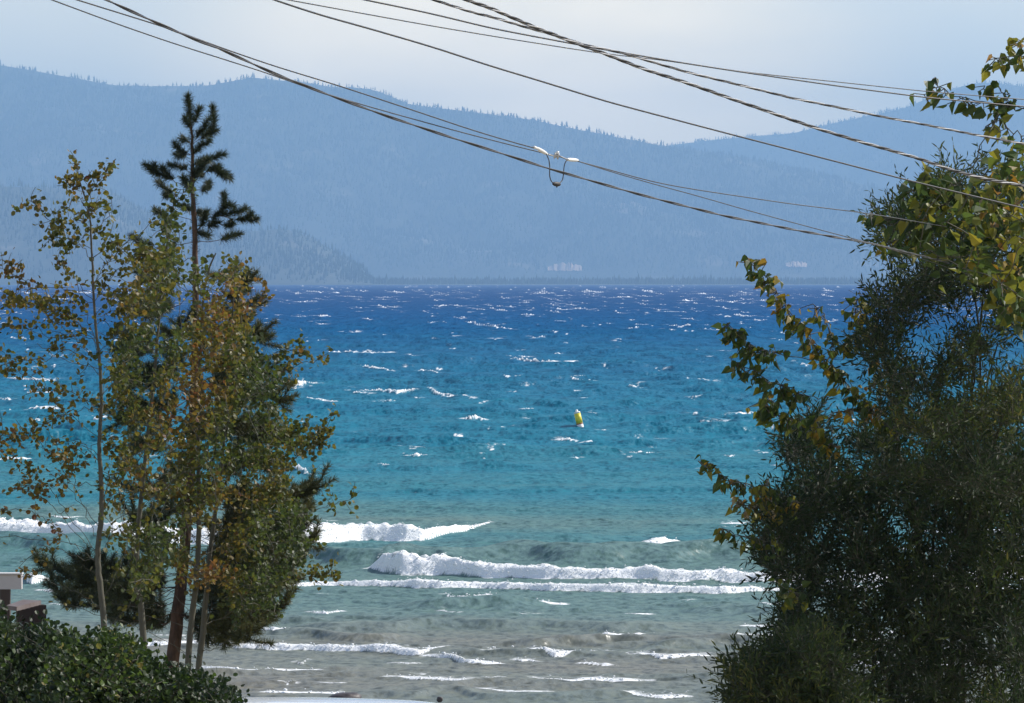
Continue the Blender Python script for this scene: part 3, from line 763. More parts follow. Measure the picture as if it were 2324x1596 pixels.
aspen(31, 36.0, [(240, 1440), (234, 1370), (219, 1283), (223, 1226), (230, 1182), (234, 1117), (221, 1007), (230, 964), (232, 898), (225, 796), (213, 726), (211, 632), (208, 515), (199, 449), (178, 421), (173, 362)],
      [16, 14, 12, 10, 8, 6, 4, 2], 1440,
      [([(208, 500), (206, 431), (225, 398), (241, 386)], 0.05, 75, 0.55, 1), ([(195, 445), (178, 421), (160, 395), (140, 405)], -0.1, 30, 0.6, .8), ([(178, 421), (172, 395), (173, 362)], 0.0, 34, 0.62, 1),
       ([(206, 576), (164, 543), (108, 492), (70, 449)], -0.25, 70, 0.52, .8), ([(206, 560), (160, 548), (135, 535), (105, 540)], 0.2, 60, 0.45, .8), ([(201, 534), (183, 487), (145, 463)], 0.15, 40, 0.5, .9),
       ([(209, 540), (225, 510), (255, 480)], 0.2, 34, 0.42, .8), ([(210, 590), (235, 560), (250, 555)], -.2, 22, .42, .8),
       ([(211, 670), (164, 660), (94, 646), (47, 632), (5, 609)], -0.3, 60, 0.75, .8), ([(213, 690), (160, 680), (110, 690), (60, 680), (10, 690)], 0.3, 70, 0.6, .9),
       ([(213, 679), (244, 637), (281, 600), (305, 585)], 0.2, 50, 0.5, .8), ([(215, 720), (250, 680), (290, 660)], -.3, 34, .45, .8),
       ([(220, 829), (178, 787), (131, 726), (84, 693), (23, 675)], -0.35, 60, 0.6, .8), ([(220, 790), (185, 740), (160, 710), (120, 700)], .3, 60, .5, .8),
       ([(225, 850), (187, 801), (150, 792), (112, 815), (70, 815), (20, 830), (-20, 826)], 0.25, 70, 0.55, .9), ([(219, 994), (166, 955), (122, 911), (79, 854), (20, 840)], -0.2, 60, 0.6, .85),
       ([(214, 1195), (175, 1134), (136, 1051), (96, 999), (26, 985), (-30, 990)], -0.35, 75, 0.68, .75), ([(210, 1257), (166, 1195), (131, 1125), (87, 1082), (26, 1025), (-20, 1010)], 0.4, 70, 0.68, .7),
       ([(214, 1278), (175, 1243), (118, 1187), (57, 1152), (0, 1160)], 0.3, 34, 0.75, .6), ([(232, 1388), (188, 1353), (144, 1326), (100, 1322), (44, 1287)], -0.25, 4, 0.8, .2),
       ([(219, 1283), (160, 1260), (110, 1235), (70, 1262)], 0.1, 14, 0.6, .4), ([(226, 1182), (240, 1150), (280, 1110)], .2, 20, .5, .6), ([(224, 1010), (255, 980), (290, 960)], .2, 30, .5, .8),
       ([(228, 930), (180, 890), (120, 880), (50, 900)], .4, 55, .6, .85), ([(222, 1030), (190, 1010), (150, 1020), (110, 1040)], .3, 25, .65, .6), ([(230, 1110), (190, 1095), (130, 1100), (60, 1110), (0, 1120)], -.3, 30, .7, .6),
       ([(232, 900), (260, 850), (285, 830)], -.2, 40, .45, .9), ([(212, 650), (240, 600), (262, 575), (290, 560)], -.2, 44, .5, .9), ([(214, 740), (245, 715), (275, 700), (300, 690)], .25, 46, .5, .9),
       ([(222, 800), (255, 770), (285, 745)], .1, 40, .45, .9), ([(230, 950), (258, 915), (290, 900)], .3, 40, .5, .9), ([(226, 1040), (255, 1020), (285, 1005)], -.1, 34, .5, .8), ([(230, 1140), (255, 1085), (275, 1050)], .1, 34, .45, .8),
       ([(230, 940), (190, 925), (150, 940), (100, 960), (60, 985)], .1, 46, .6, .8), ([(224, 1000), (185, 1060), (150, 1050), (120, 1000)], -.3, 30, .6, .6), ([(214, 690), (180, 640), (150, 615), (130, 590)], .1, 34, .55, .7),
       ([(218, 770), (170, 760), (120, 770), (60, 745), (10, 740)], .2, 55, .58, .8), ([(216, 1215), (190, 1160), (170, 1090), (165, 1040)], .2, 24, .6, .5), ([(212, 1250), (180, 1225), (140, 1160), (100, 1130), (40, 1090)], -.1, 26, .7, .5),
       ([(234, 1370), (260, 1310), (285, 1250)], .2, 22, .4, .6), ([(219, 1283), (245, 1230), (262, 1180)], -.2, 24, .45, .7)],
      None, 'slender aspen with sparse olive leaves at the far left, left of the pine', GA)
def tint_mid(u, v):
    if v < 560: return 0.22
    b = 0.42 + 0.22 * math.sin(u * 0.021 + v * 0.013) + 0.10 * math.sin(v * 0.03)
    if u > 560: b -= 0.18
    return min(max(b, 0.1), 0.8)
gap_a = lambda u, v: fbm(u / 45.0, v / 45.0, 3) > 0.41
aspen(32, 37.0, [(333, 1506), (321, 1379), (306, 1291), (310, 1239), (319, 1143), (330, 1029), (352, 852), (362, 700), (376, 560), (398, 440)], [17, 15, 12, 9, 6, 3], 1506,
      [([(376, 560), (392, 500), (405, 455), (405, 430)], 0.0, 36, 0.2, 1), ([(372, 590), (385, 540), (372, 505)], .1, 36, .25, .9), ([(365, 680), (340, 620), (310, 570)], -.2, 46, .45, .9)],
      None, 'aspen stem rising left of the thick pine trunk, green leafy tip', GA,
      [(395, 470), (420, 520), (410, 640), (420, 760), (400, 900), (390, 1060), (390, 1200), (380, 1330), (330, 1360), (275, 1330), (262, 1100), (250, 940), (262, 820), (250, 730), (300, 640), (320, 560)], 440, tint_fn=tint_mid, gaps=gap_a)
aspen(33, 38.0, [(422, 1502), (437, 1379), (448, 1313), (453, 1204), (450, 1073), (450, 1000), (453, 850), (456, 700), (470, 610), (490, 575)], [16, 14, 12, 9, 6, 3], 1502,
      [([(453, 1204), (440, 1150), (400, 1120), (370, 1105)], -.3, 50, .72, .9)],
      None, 'aspen stem hugging the pine trunk, crown of rust and olive leaves', GA,
      [(480, 560), (560, 580), (545, 650), (520, 720), (560, 800), (540, 900), (530, 1040), (505, 1180), (500, 1330), (400, 1330), (385, 1180), (400, 1040), (390, 880), (420, 720), (425, 640)], 460, tint_fn=lambda u, v: tint_mid(u, v) + 0.12, gaps=gap_a)
aspen(34, 38.6, [(442, 1536), (459, 1466), (468, 1357), (472, 1278), (485, 1187), (503, 1073), (512, 964), (516, 843), (530, 700), (534, 600)], [16, 14, 11, 8, 5, 3], 1536,
      [([(472, 1335), (568, 1329), (647, 1318), (717, 1305), (778, 1300)], -.4, 60, .5, .45), ([(510, 1130), (603, 1077), (682, 1038), (735, 995), (743, 952)], -.3, 90, .5, .5), ([(516, 850), (586, 812), (640, 800), (692, 790)], .3, 50, .42, .6),
       ([(514, 900), (600, 860), (660, 835), (722, 814)], -.2, 40, .55, .5), ([(490, 1190), (600, 1190), (690, 1170), (752, 1145), (800, 1128)], .2, 30, .4, .4), ([(520, 800), (560, 730), (600, 680), (606, 640)], .2, 24, .75, .5),
       ([(476, 1240), (570, 1250), (650, 1240), (700, 1230)], .4, 60, .3, .7), ([(500, 1080), (600, 1010), (650, 985), (700, 960)], .1, 50, .42, .6)],
      None, 'rightmost aspen stem of the clump, long leafy branches reaching right over water', GA,
      [(535, 620), (560, 660), (570, 760), (620, 790), (650, 830), (620, 900), (640, 960), (700, 980), (720, 1030), (640, 1080), (650, 1120), (715, 1170), (700, 1260), (650, 1330), (620, 1400), (560, 1420), (510, 1360), (500, 1180), (520, 1040), (530, 880), (510, 760)], 660, tint_fn=tint_mid, gaps=gap_a)

# --- the pine
def pine():
    t = Tree(41); r = t.r; d = 40.5
    stem = [(391, 1488), (407, 1357), (420, 1250), (432, 1100), (440, 900), (445, 700), (443, 534), (439, 468), (437, 398), (436, 304), (431, 250), (427, 222)]
    wd = [34, 30, 27, 24, 20, 17, 13, 11, 9, 6, 4, 3]
    pts = px(stem, d)
    g = pts[0].copy(); g[0] -= .03; g[2] = ground_z(g[0], g[1]) - 0.05
    root = empty('pine_tree', (g[0], g[1], g[2] + 0.05), 'tall dark pine with a thin pointed top rising above the left aspens', 'tree')
    trunk_ids = t.path(np.concatenate([[g], pts]), None, np.array([40] + wd) * d / F / 2, sub=4, wob=0.004)
    NP, ND, NS, NT = [], [], [], []
    def brush(ids, frac, dens=520, tint=0.4):
        dens *= 3.8 if tint < .44 else 2.3
        q = np.array([t.p[i] for i in ids]); cum = np.concatenate([[0], np.cumsum(np.linalg.norm(np.diff(q, axis=0), axis=1))])
        L = cum[-1]; t0 = L * (1 - frac)
        n = int(dens * (L - t0)) + 12
        s = r.uniform(t0, L + 0.01, n)
        c = np.stack([np.interp(s, cum, q[:, i]) for i in range(3)], -1)
        j = np.clip(np.searchsorted(cum, s) - 1, 0, len(q) - 2)
        dr = unit(q[j + 1] - q[j])
        NP.append(c); ND.append(dr * 0.75 + unit(r.normal(0, 1, (n, 3))) * 1.0 + np.array([0, 0, 0.12])); NS.append(r.uniform(0.042, 0.08, n)); NT.append(np.clip(tint + r.normal(0, .2, n), 0, 1))
    Z = lambda pts: [(x * .4687, 187 + y * .4687) for x, y in pts]
    top = [([(925, 200), (915, 130), (910, 70)], .75, 0), ([(930, 215), (950, 160), (966, 128)], .6, .05), ([(928, 240), (905, 200), (895, 175)], .6, -.1), ([(940, 310), (1010, 250), (1040, 190), (1030, 122)], .62, .1), ([(945, 300), (975, 240), (1010, 180)], .6, -.1),
           ([(985, 270), (1020, 245), (1048, 235)], .8, .05), ([(930, 330), (890, 345), (862, 330), (848, 297)], .6, -.05), ([(928, 310), (905, 285), (880, 272)], .5, .1), ([(935, 345), (970, 310), (1012, 282)], .75, -.12), ([(940, 392), (1000, 372), (1084, 350)], .65, .1), ([(938, 400), (980, 385), (1010, 375)], .7, -.2),
           ([(925, 425), (880, 407), (826, 402)], .55, .05), ([(920, 360), (880, 355), (855, 350)], .6, .15), ([(935, 515), (880, 490), (820, 465), (750, 440), (702, 400)], .42, -.2), ([(820, 465), (800, 440), (785, 415)], .8, -.2), ([(760, 445), (735, 425), (745, 400)], .8, -.15), ([(932, 545), (880, 540), (800, 520), (762, 482)], .38, .15), ([(830, 530), (815, 545), (800, 552)], .7, .1),
           ([(940, 470), (1000, 430), (1060, 420), (1114, 462)], .4, .2), ([(1010, 430), (1030, 415), (1055, 410)], .8, .2), ([(1050, 420), (1080, 445), (1095, 462)], .7, .15), ([(938, 455), (965, 430), (985, 405)], .8, -.2), ([(938, 470), (950, 440), (975, 450)], .8, .2), ([(935, 520), (905, 495), (888, 462)], .7, -.3), ([(940, 540), (1000, 525), (1012, 488)], .5, .3),
           ([(945, 725), (1000, 690), (1060, 640), (1090, 600), (1082, 542)], .5, .1), ([(1060, 645), (1140, 630), (1192, 610)], .65, .1), ([(1060, 660), (1160, 672), (1245, 662)], .45, -.1), ([(960, 710), (990, 670), (1000, 630)], .7, -.1), ([(1090, 600), (1110, 590), (1130, 600)], .9, .1), ([(1200, 670), (1205, 650), (1215, 640)], .9, -.1), ([(1000, 690), (1040, 690), (1060, 680)], .8, 0), ([(1110, 670), (1130, 690), (1100, 695)], .8, 0),
           ([(940, 630), (905, 612), (885, 600)], .6, -.2), ([(945, 640), (970, 630), (985, 640)], .6, .2), ([(945, 790), (840, 790), (700, 790), (640, 750)], .3, .2), ([(945, 770), (1060, 770), (1160, 735)], .35, .3), ([(945, 1040), (1100, 1010), (1212, 945)], .35, .25), ([(940, 660), (850, 640), (770, 640), (752, 620)], .3, .3), ([(945, 740), (980, 735), (1010, 745)], .7, .1)]
    for p, fr, dz in top:
        q = px(Z(p), dline(len(p), d, d + dz) if True else d)
        i = t.nearest(q[0], 0)
        ids = t.path(np.concatenate([[t.p[i]], q[1:]]), i, None, sub=4, wob=0.006)
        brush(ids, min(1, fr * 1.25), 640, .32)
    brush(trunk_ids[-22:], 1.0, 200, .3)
    low = [(1230, 880, 640, 960), (1250, 905, 634, 1005), (1160, 0, 0, 0)]
    tips = [(600, 780, 640), (620, 860, 760), (640, 905, 820), (634, 1000, 900), (560, 700, 640), (300, 700, 650), (285, 800, 720), (275, 880, 800), (270, 950, 880), (330, 620, 570), (560, 640, 600),
            (717, 1110, 1150), (690, 1150, 1180), (655, 1175, 1190), (700, 1240, 1250), (660, 1215, 1230), (640, 1290, 1290), (600, 1120, 1120), (580, 1190, 1170), (620, 1345, 1340), (643, 1380, 1350), (600, 1410, 1370), (565, 1450, 1390), (520, 1462, 1400), (560, 1330, 1310), (590, 1300, 1270),
            (109, 1290, 1330), (127, 1340, 1340), (150, 1372, 1350), (175, 1278, 1290), (180, 1320, 1330), (215, 1300, 1310), (245, 1340, 1340), (262, 1400, 1380), (290, 1370, 1350), (285, 1290, 1290), (220, 1360, 1345), (300, 1180, 1160), (290, 1110, 1090), (310, 1010, 980), (320, 930, 900), (340, 1250, 1240), (350, 1330, 1300),
            (550, 1060, 1030), (560, 960, 930), (520, 870, 840), (350, 850, 800), (600, 1250, 1220), (540, 1400, 1340), (510, 1350, 1300), (480, 1130, 1120), (380, 1160, 1130), (470, 980, 960), (400, 1080, 1060), (390, 760, 720), (500, 760, 720), (530, 1260, 1230), (480, 1420, 1380), (330, 1420, 1390),
            (690, 1120, 1130), (670, 1190, 1190), (630, 1230, 1220), (680, 1270, 1260), (610, 1270, 1260), (650, 1320, 1310), (590, 1360, 1340), (540, 1300, 1280), (630, 1140, 1130), (570, 1140, 1120), (560, 1220, 1200), (610, 1050, 1040), (600, 990, 960), (580, 900, 880), (560, 820, 790), (545, 1440, 1400)]
    for (tu, tv, sv) in tips:
        su = np.interp(sv, [534, 700, 900, 1100, 1250, 1357, 1488], [443, 445, 440, 432, 420, 407, 391])
        dz = r.normal(0, 0.8)
        a, b_ = P(su, sv, d), P(tu, tv, d + dz)
        midp = a * .45 + b_ * .55 - np.array([0, 0, 0.08 * np.linalg.norm(b_ - a)])
        i = t.nearest(a, 0)
        ids = t.path(np.array([t.p[i], midp, b_]), i, None, sub=7, wob=0.012)
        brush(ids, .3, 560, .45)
        L = len(ids)
        for k in range(int(7 + 14 * np.linalg.norm(b_ - a))):
            j = r.integers(int(L * .35), L)
            dirn = unit(t.p[ids[j]] - t.p[ids[j - 1]])
            sd_ = unit(dirn * 0.9 + r.normal(0, .6, 3) + np.array([0, 0, .35]))
            ln = r.uniform(0.09, 0.24)
            e = t.path(np.array([t.p[ids[j]], t.p[ids[j]] + sd_ * ln * .5, t.p[ids[j]] + sd_ * ln + np.array([0, 0, .03])]), ids[j], None, sub=2, wob=.004)
            brush(e, .85, 520, .45 + (.3 if tu > 540 else 0))  # right-hand shoots get a brighter tint: sunlit side put into the needle colour
    t.wood('trunk', M_pbark, root, r0=0.0028, ex=0.40)
    Pn, D, Sz, Ti = np.concatenate(NP), unit(np.concatenate(ND)), np.concatenate(NS), np.concatenate(NT)
    n = len(Pn)
    sd_ = unit(np.cross(D, r.normal(0, 1, (n, 3)))) * 0.0024
    VV = np.stack([Pn - sd_, Pn + sd_, Pn + D * Sz[:, None] + sd_ * .4, Pn + D * Sz[:, None] - sd_ * .4], 1).reshape(-1, 3)
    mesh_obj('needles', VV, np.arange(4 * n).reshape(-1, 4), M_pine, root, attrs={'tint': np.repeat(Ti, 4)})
pine()

# --- willows on the right
def willow(seed, d, base, poly, n, label, thick, leaf=0.056, tint=0.4, gthr=0.42, stems=5, per=7, L=0.24, ntw=(3, 6), light=None, back=1.6):
    t = Tree(seed); r = t.r
    bx, by = base
    g = P(bx, by, d); g[2] = ground_z(g[0], g[1])
    root = empty('willow', g, label, 'tree', 'willows at the right of the view')
    cen = np.asarray(poly, float).mean(0)
    for k in range(stems):
        u, v = sample(poly, 1, r)
        a = P(u[0] * .8 + cen[0] * .2, v[0], d + r.normal(0, thick * .6))
        o = g + np.array([r.normal(0, .25), back + r.normal(0, .25), -0.1])
        m1 = o * .62 + a * .38 + np.array([0, .5, 0.25])
        t.path(np.array([o, m1, a]), None, np.array([0.022, 0.014, 0.005]), sub=8, wob=.02)
    gf = lambda u, v: fbm(u / 55.0 + seed, v / 45.0, 3) > gthr
    u, v = sample(poly, n, r, gf)
    o = np.argsort(-v + 0.2 * r.random(n))
    for uu, vv in zip(u[o], v[o]):
        dd = d + np.clip(r.normal(0, thick), -2 * thick, 2 * thick)
        ids = t.link(P(uu, vv, dd), seglen=0.16, arch=0.05, lift=0.7, wob=.015)
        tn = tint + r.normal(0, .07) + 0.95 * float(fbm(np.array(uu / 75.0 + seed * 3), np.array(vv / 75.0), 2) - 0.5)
        t.spray(ids, r.integers(*ntw), L, leaf, tn, per=per)
    t.wood('trunk', M_wbark, root, r0=0.0011, ex=0.40, k=5)
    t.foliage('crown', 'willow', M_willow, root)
low_poly = [(1870, 975), (1840, 945), (1800, 1004), (1762, 1046), (1800, 1085), (1809, 1109), (1756, 1133), (1722, 1185), (1712, 1267), (1750, 1312), (1823, 1305), (1812, 1336), (1790, 1385), (1755, 1440), (1715, 1475), (1690, 1505), (1670, 1545), (1680, 1590), (1680, 1680), (2420, 1680), (2420, 1020), (2260, 980), (2120, 940), (2040, 960), (1960, 1000)]
willow(51, 30.0, (2060, 2100), low_poly, 2450, 'broad dark willow filling the lower right, its fringe over the surf', 0.9, gthr=0.425, stems=9, leaf=0.062, back=2.6, tint=.32)
up_poly = [(2324, 345), (2260, 365), (2215, 395), (2160, 400), (2110, 440), (2060, 470), (2010, 500), (1990, 545), (2050, 600), (2015, 640), (1984, 666), (1934, 744), (1956, 786), (1963, 849), (1990, 916), (2010, 990), (1960, 1080), (2420, 1150), (2420, 330)]
willow(52, 27.5, (2290, 2200), up_poly, 1150, 'taller willow at the upper right edge among yellowing cottonwood leaves', 0.8, gthr=0.455, stems=6, leaf=0.054, tint=0.40, back=5.0)
willow(53, 27.0, (1760, 2150), [(1655, 1545), (1685, 1510), (1725, 1480), (1780, 1450), (1900, 1480), (1980, 1680), (1660, 1680)], 420, 'small lighter green willow in the corner below the big one', 0.45, gthr=0.40, stems=5, tint=0.58)

# --- cottonwoods on the right
def cottonwood(seed, d, base, trunk, branches, scatter, label, leaf=0.068):
    t = Tree(seed); r = t.r
    pts = px(trunk, d)
    g = P(base[0], base[1], d); g[2] = ground_z(g[0], g[1])
    root = empty('cottonwood', g, label, 'tree', 'cottonwoods among the willows')
    back = np.linspace(3.0, 0, len(pts)) if base[0] < 2300 else np.zeros(len(pts))
    pts[:, 0] *= 1 + back / pts[:, 1]; pts[:, 1] += back; g[:2] *= 1 + back[0] / g[1]
    t.path(np.concatenate([[g - (0, 0, .1)], pts]), None, np.linspace(0.05, 0.008, len(pts) + 1), sub=5, wob=.01, sm=8)
    for p, dz, nl, tn, rc in branches:
        q = px(p, dline(len(p), d, d + dz))
        i = t.nearest(q[0], 0)
        ids = t.path(np.concatenate([[t.p[i]], q]), i, None, sub=5, wob=.008)
        for k in range(int(nl * 1.35)):
            j = int(len(ids) * (1 - rc * r.random())); j = min(max(j, 1), len(ids) - 1)
            a = t.p[ids[j]] + np.array([r.normal(0, .035), r.normal(0, .06), -r.normal(0.02, .032)])
            e = t.node(a, ids[j])
            t.LP.append(a[None]); t.LD.append((np.array([-.35, 0, -.75]) + r.normal(0, .5, 3))[None])
            t.LS.append(np.array([leaf * r.uniform(.5, 1.15)])); t.LT.append(np.array([np.clip(tn + r.normal(0, .2), 0, 1)]))
    for poly, n, tn in scatter:
        u, v = sample(poly, n, r)
        o = np.argsort(-v)
        for uu, vv in zip(u[o], v[o]):
            ids = t.link(P(uu, vv, d + r.normal(0, .45)), seglen=.15, arch=.05)
            t.sprout(ids, r.integers(4, 9), leaf, tn + r.normal(0, .1), spread=.05, reach=.25, down=.6, tsd=.18)
    t.wood('trunk', M_abark, root, r0=0.0026, ex=0.42)
    t.foliage('crown', 'cotton', M_cotton, root)
cottonwood(61, 28.6, (2120, 2100), [(2110, 1400), (2075, 1200), (2045, 1050), (2033, 990)],
    [([(2033, 990), (1970, 920), (1921, 870), (1865, 804), (1822, 747), (1780, 691), (1738, 631), (1696, 589)], -.3, 190, .5, .85),
     ([(1886, 818), (1801, 811), (1752, 800), (1717, 800), (1689, 772), (1664, 754), (1650, 733)], -.3, 70, .28, .62),
     ([(1924, 888), (1868, 902), (1815, 895), (1780, 878), (1731, 853), (1692, 835), (1661, 821)], -.2, 62, .38, .55),
     ([(1998, 958), (1907, 980), (1808, 958), (1752, 944), (1724, 913)], .1, 46, .36, .45), ([(1815, 895), (1790, 900), (1760, 905), (1735, 915)], .0, 22, .4, .8),
     ([(1878, 1133), (1819, 1144), (1781, 1140), (1740, 1123), (1689, 1099), (1661, 1092), (1627, 1071), (1585, 1047)], -.3, 66, .5, .72),
     ([(1816, 1154), (1754, 1159), (1706, 1147), (1671, 1137)], -.1, 36, .72, .6), ([(1740, 1123), (1735, 1100), (1745, 1085)], -.1, 20, .4, 1),
     ([(1768, 1233), (1726, 1223), (1671, 1216), (1637, 1199)], -.2, 32, .45, .8),
     ([(2035, 1000), (2029, 880), (2031, 828)], .2, 14, .6, .7), ([(1890, 800), (1886, 770), (1872, 715), (1845, 690)], .1, 22, .5, .75), ([(1990, 930), (2010, 925), (2060, 925)], .1, 10, .8, .8),
     ([(1970, 930), (1940, 930), (1905, 935), (1885, 940)], -.2, 14, .75, .9), ([(1815, 1380), (1800, 1345), (1780, 1335)], -.6, 26, .4, .8),
     ([(1960, 760), (1940, 720), (1945, 680)], .0, 40, .5, .9), ([(2000, 780), (1975, 740), (1965, 700)], .2, 30, .4, .9), ([(1990, 870), (1985, 830), (2010, 790)], .2, 24, .5, .8), ([(1880, 1010), (1850, 975), (1850, 950)], -.1, 30, .55, .8)],
    [], 'cottonwood with long leafy branches leaning left out over the blue water')
cottonwood(62, 25.0, (2420, 2300), [(2440, 1400), (2430, 1000), (2415, 700), (2400, 450), (2390, 250), (2380, 100)],
    [([(2340, 250), (2255, 237), (2155, 217), (2124, 198), (2118, 179)], -.1, 16, .4, .75), ([(2124, 198), (2110, 205), (2097, 215)], -.1, 4, .6, .5), ([(2265, 237), (2255, 215), (2235, 195)], .0, 9, .3, .8), ([(2270, 240), (2262, 262), (2255, 285)], -.1, 11, .55, .8), ([(2300, 250), (2285, 225), (2262, 195)], .05, 9, .3, .8), ([(2180, 222), (2200, 235), (2205, 250)], 0, 5, .4, .8),
     ([(2380, 130), (2330, 125), (2290, 128), (2245, 137)], .0, 22, .38, .85), ([(2380, 110), (2330, 95), (2316, 92)], .1, 10, .7, .7),
     ([(2390, 320), (2330, 310), (2290, 295), (2270, 260)], .1, 18, .4, .8), ([(2160, 460), (2080, 500), (2020, 500), (1975, 482)], -.1, 34, .25, .7), ([(2140, 430), (2100, 420), (2050, 440)], .1, 20, .35, .8), ([(2120, 520), (2060, 535), (2010, 560)], .2, 28, .3, .9), ([(2190, 440), (2150, 410), (2110, 405), (2080, 410)], -.1, 26, .3, .9)],
    [([(2324, 330), (2250, 360), (2215, 410), (2200, 470), (2230, 560), (2250, 650), (2300, 700), (2420, 740), (2420, 330)], 105, .52), ([(2210, 400), (2110, 400), (2060, 500), (2010, 560), (2100, 600), (2230, 590)], 44, .38), ([(2260, 660), (2250, 720), (2300, 750), (2420, 760), (2420, 680)], 18, .2)],
    'cottonwood at the right edge with large yellow and green leaves', leaf=0.078)

# --- leafy shrubs in the lower left corner
def shrub(seed, d, poly, n, label, thick, tint, leaf=0.024, gthr=0.30, glow=None, k=1.0):
    t = Tree(seed); r = t.r
    c = np.asarray(poly, float).mean(0)
    g = P(c[0], 1800, d); g[2] = ground_z(g[0], g[1])
    root = empty('shrub', g, label, 'shrub', 'leafy shrubs in the lower left')
    for _ in range(9):
        u, v = sample(poly, 1, r)
        a = P(u[0], v[0], d + r.normal(0, thick * .6))
        o = g + np.array([r.normal(0, .2), r.normal(0, .2), -.08])
        t.path(np.array([o, o * .5 + a * .5 + np.array([0, 0, .12]), a]), None, np.array([.02, .012, .004]), sub=6, wob=.015)
    u, v = sample(poly, n, r, lambda u, v: fbm(u / 40.0 + seed, v / 40.0, 3) > gthr)
    js = r.integers(0, n, n // 22)              # stray shoots
    v[js] -= np.abs(r.normal(0, 22, len(js)))
    o = np.argsort(-v)
    for uu, vv in zip(u[o], v[o]):
        ids = t.link(P(uu, vv, d + r.normal(0, thick)), seglen=.12, arch=.05 * k, wob=.012 * k)
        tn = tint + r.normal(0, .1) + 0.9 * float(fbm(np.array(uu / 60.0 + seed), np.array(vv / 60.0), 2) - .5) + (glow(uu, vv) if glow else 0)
        t.sprout(ids, r.integers(9, 17), leaf, tn, spread=.042 * k, reach=.2 * k, out=.5, down=-.25, tsd=.15)
    t.wood('branches', M_wbark, root, r0=0.0013, ex=.4, k=5)
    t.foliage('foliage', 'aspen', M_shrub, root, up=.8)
shrub(71, 19.0, [(-60, 1398), (0, 1410), (40, 1430), (70, 1436), (105, 1430), (150, 1452), (195, 1466), (200, 1500), (230, 1680), (-60, 1680)], 1300, 'dark green leafy shrub in the bottom left corner below the deck railing', .45, .22, k=.7)
shrub(72, 13.4, [(150, 1485), (200, 1462), (250, 1458), (290, 1456), (315, 1492), (345, 1522), (400, 1540), (430, 1540), (480, 1562), (512, 1575), (530, 1600), (530, 1680), (90, 1680), (110, 1560)], 2300, 'brighter green leafy shrub at the foot of the pine and aspens', .3, .36, leaf=0.017, k=.6)

# ------------------------------------------------------------------ overhead wires
M_blk = mat('black_cable', (0.025, 0.025, 0.03), 0.45, noise=((0.05, 0.05, 0.055), 40))
M_alu = mat('bare_aluminium', (0.36, 0.36, 0.37), 0.5, metal=0.4, noise=((0.25, 0.25, 0.26), 60))
M_sleeve = mat('white_sleeve', (0.82, 0.81, 0.78), 0.4)
M_dark = mat('dark_rubber', (0.03, 0.027, 0.028), 0.6)
def wire_d(u): return 15.0 + 6.5 * (np.asarray(u, float) - 100) / 2224.0
def wire_pts(p, step=14.0, dd=0.0, sink=0.0):
    p = np.array(p, float)
    p = p[np.argsort(p[:, 0])]
    e0 = p[0] + (p[0] - p[1]) / np.linalg.norm(p[0] - p[1]) * 420     # run on past the frame
    if p[-1, 0] > 2250:
        e1 = p[-1] + (p[-1] - p[-2]) / np.linalg.norm(p[-1] - p[-2]) * 420
        p = np.concatenate([[e0], p, [e1]])
    else: p = np.concatenate([[e0], p])
    u = np.arange(p[0, 0], p[-1, 0] + 1, step)
    v = np.interp(u, p[:, 0], p[:, 1])
    k = np.ones(5) / 5
    for _ in range(3):
        vp = np.concatenate([2 * v[0] - v[2:0:-1], v, 2 * v[-1] - v[-2:-4:-1]])
        v = np.convolve(vp, k, 'valid')
    return P(u, v, wire_d(u) + dd + (sink * np.maximum(0, u - 1930) / 394 if sink else 0))
GW = 'overhead wires crossing the view'
def cable(p, width, label, dd=0.0, name='overhead_wire', sink=0.0):
    mb = MB(); q = wire_pts(p, dd=dd, sink=sink)
    mb.tube(q, width * 18 / F / 2, 6)
    return tag(mb.build(name, M_blk, smooth=True), label, 'wire', GW)
def twisted(p, strands, pitch, label, dd=0.0, sink=0.0):
    q = wire_pts(p, 5.0, dd, sink)
    cum = np.concatenate([[0], np.cumsum(np.linalg.norm(np.diff(q, axis=0), axis=1))])
    T = unit(np.gradient(q, axis=0)); s = unit(np.cross(T, np.array([0, 0, 1.0]))); b_ = np.cross(s, T)
    root = empty('overhead_wire', q[len(q) // 2], label, 'wire', GW)
    n = len(strands)
    for k, (m_, r_) in enumerate(strands):
        a = cum / pitch * 2 * math.pi * (1 + 0.06 * np.sin(cum * 0.9)) + k * 2 * math.pi / n
        off = sum(x[1] for x in strands) / n * (1.0 if n == 2 else 1.16)
        mb = MB(); mb.tube(q + off * (np.cos(a)[:, None] * s + np.sin(a)[:, None] * b_), r_, 7)
        mb.build('strand', m_, root, smooth=True)
    return root
cable([(118, 0), (258, 52), (391, 98), (515, 137), (618, 170), (731, 211), (850, 246), (1030, 296), (1150, 327), (1234, 348), (1313, 366), (1484, 414), (1567, 429), (1794, 463), (1975, 485), (2200, 524), (2300, 545)], 2.6, 'thin black wire passing just behind the white splice sleeves', .03, sink=7)
cable([(175, 0), (391, 67), (494, 106), (618, 149), (773, 196), (927, 247), (1082, 299), (1160, 322), (1219, 338)], 2.9, 'thin black wire ending at the left white sleeve of the splice', 0)
def cable_r():
    mb = MB()
    p = np.array([(1308, 365), (1400, 394), (1484, 418), (1587, 446), (1691, 476), (1794, 504), (1877, 526), (1975, 552), (2100, 590), (2250, 640), (2500, 725)], float)
    u = np.arange(1308, 2500, 14.0); v = np.interp(u, p[:, 0], p[:, 1]); k = np.ones(5) / 5
    v[2:-2] = np.convolve(v, k, 'valid')
    mb.tube(P(u, v, wire_d(u) + 7 * np.maximum(0, u - 1930) / 394), 2.4 * 18 / F / 2, 6)
    return tag(mb.build('overhead_wire', M_blk, smooth=True), 'thin wire running from the right white sleeve down into the trees', 'wire', GW)
cable_r()
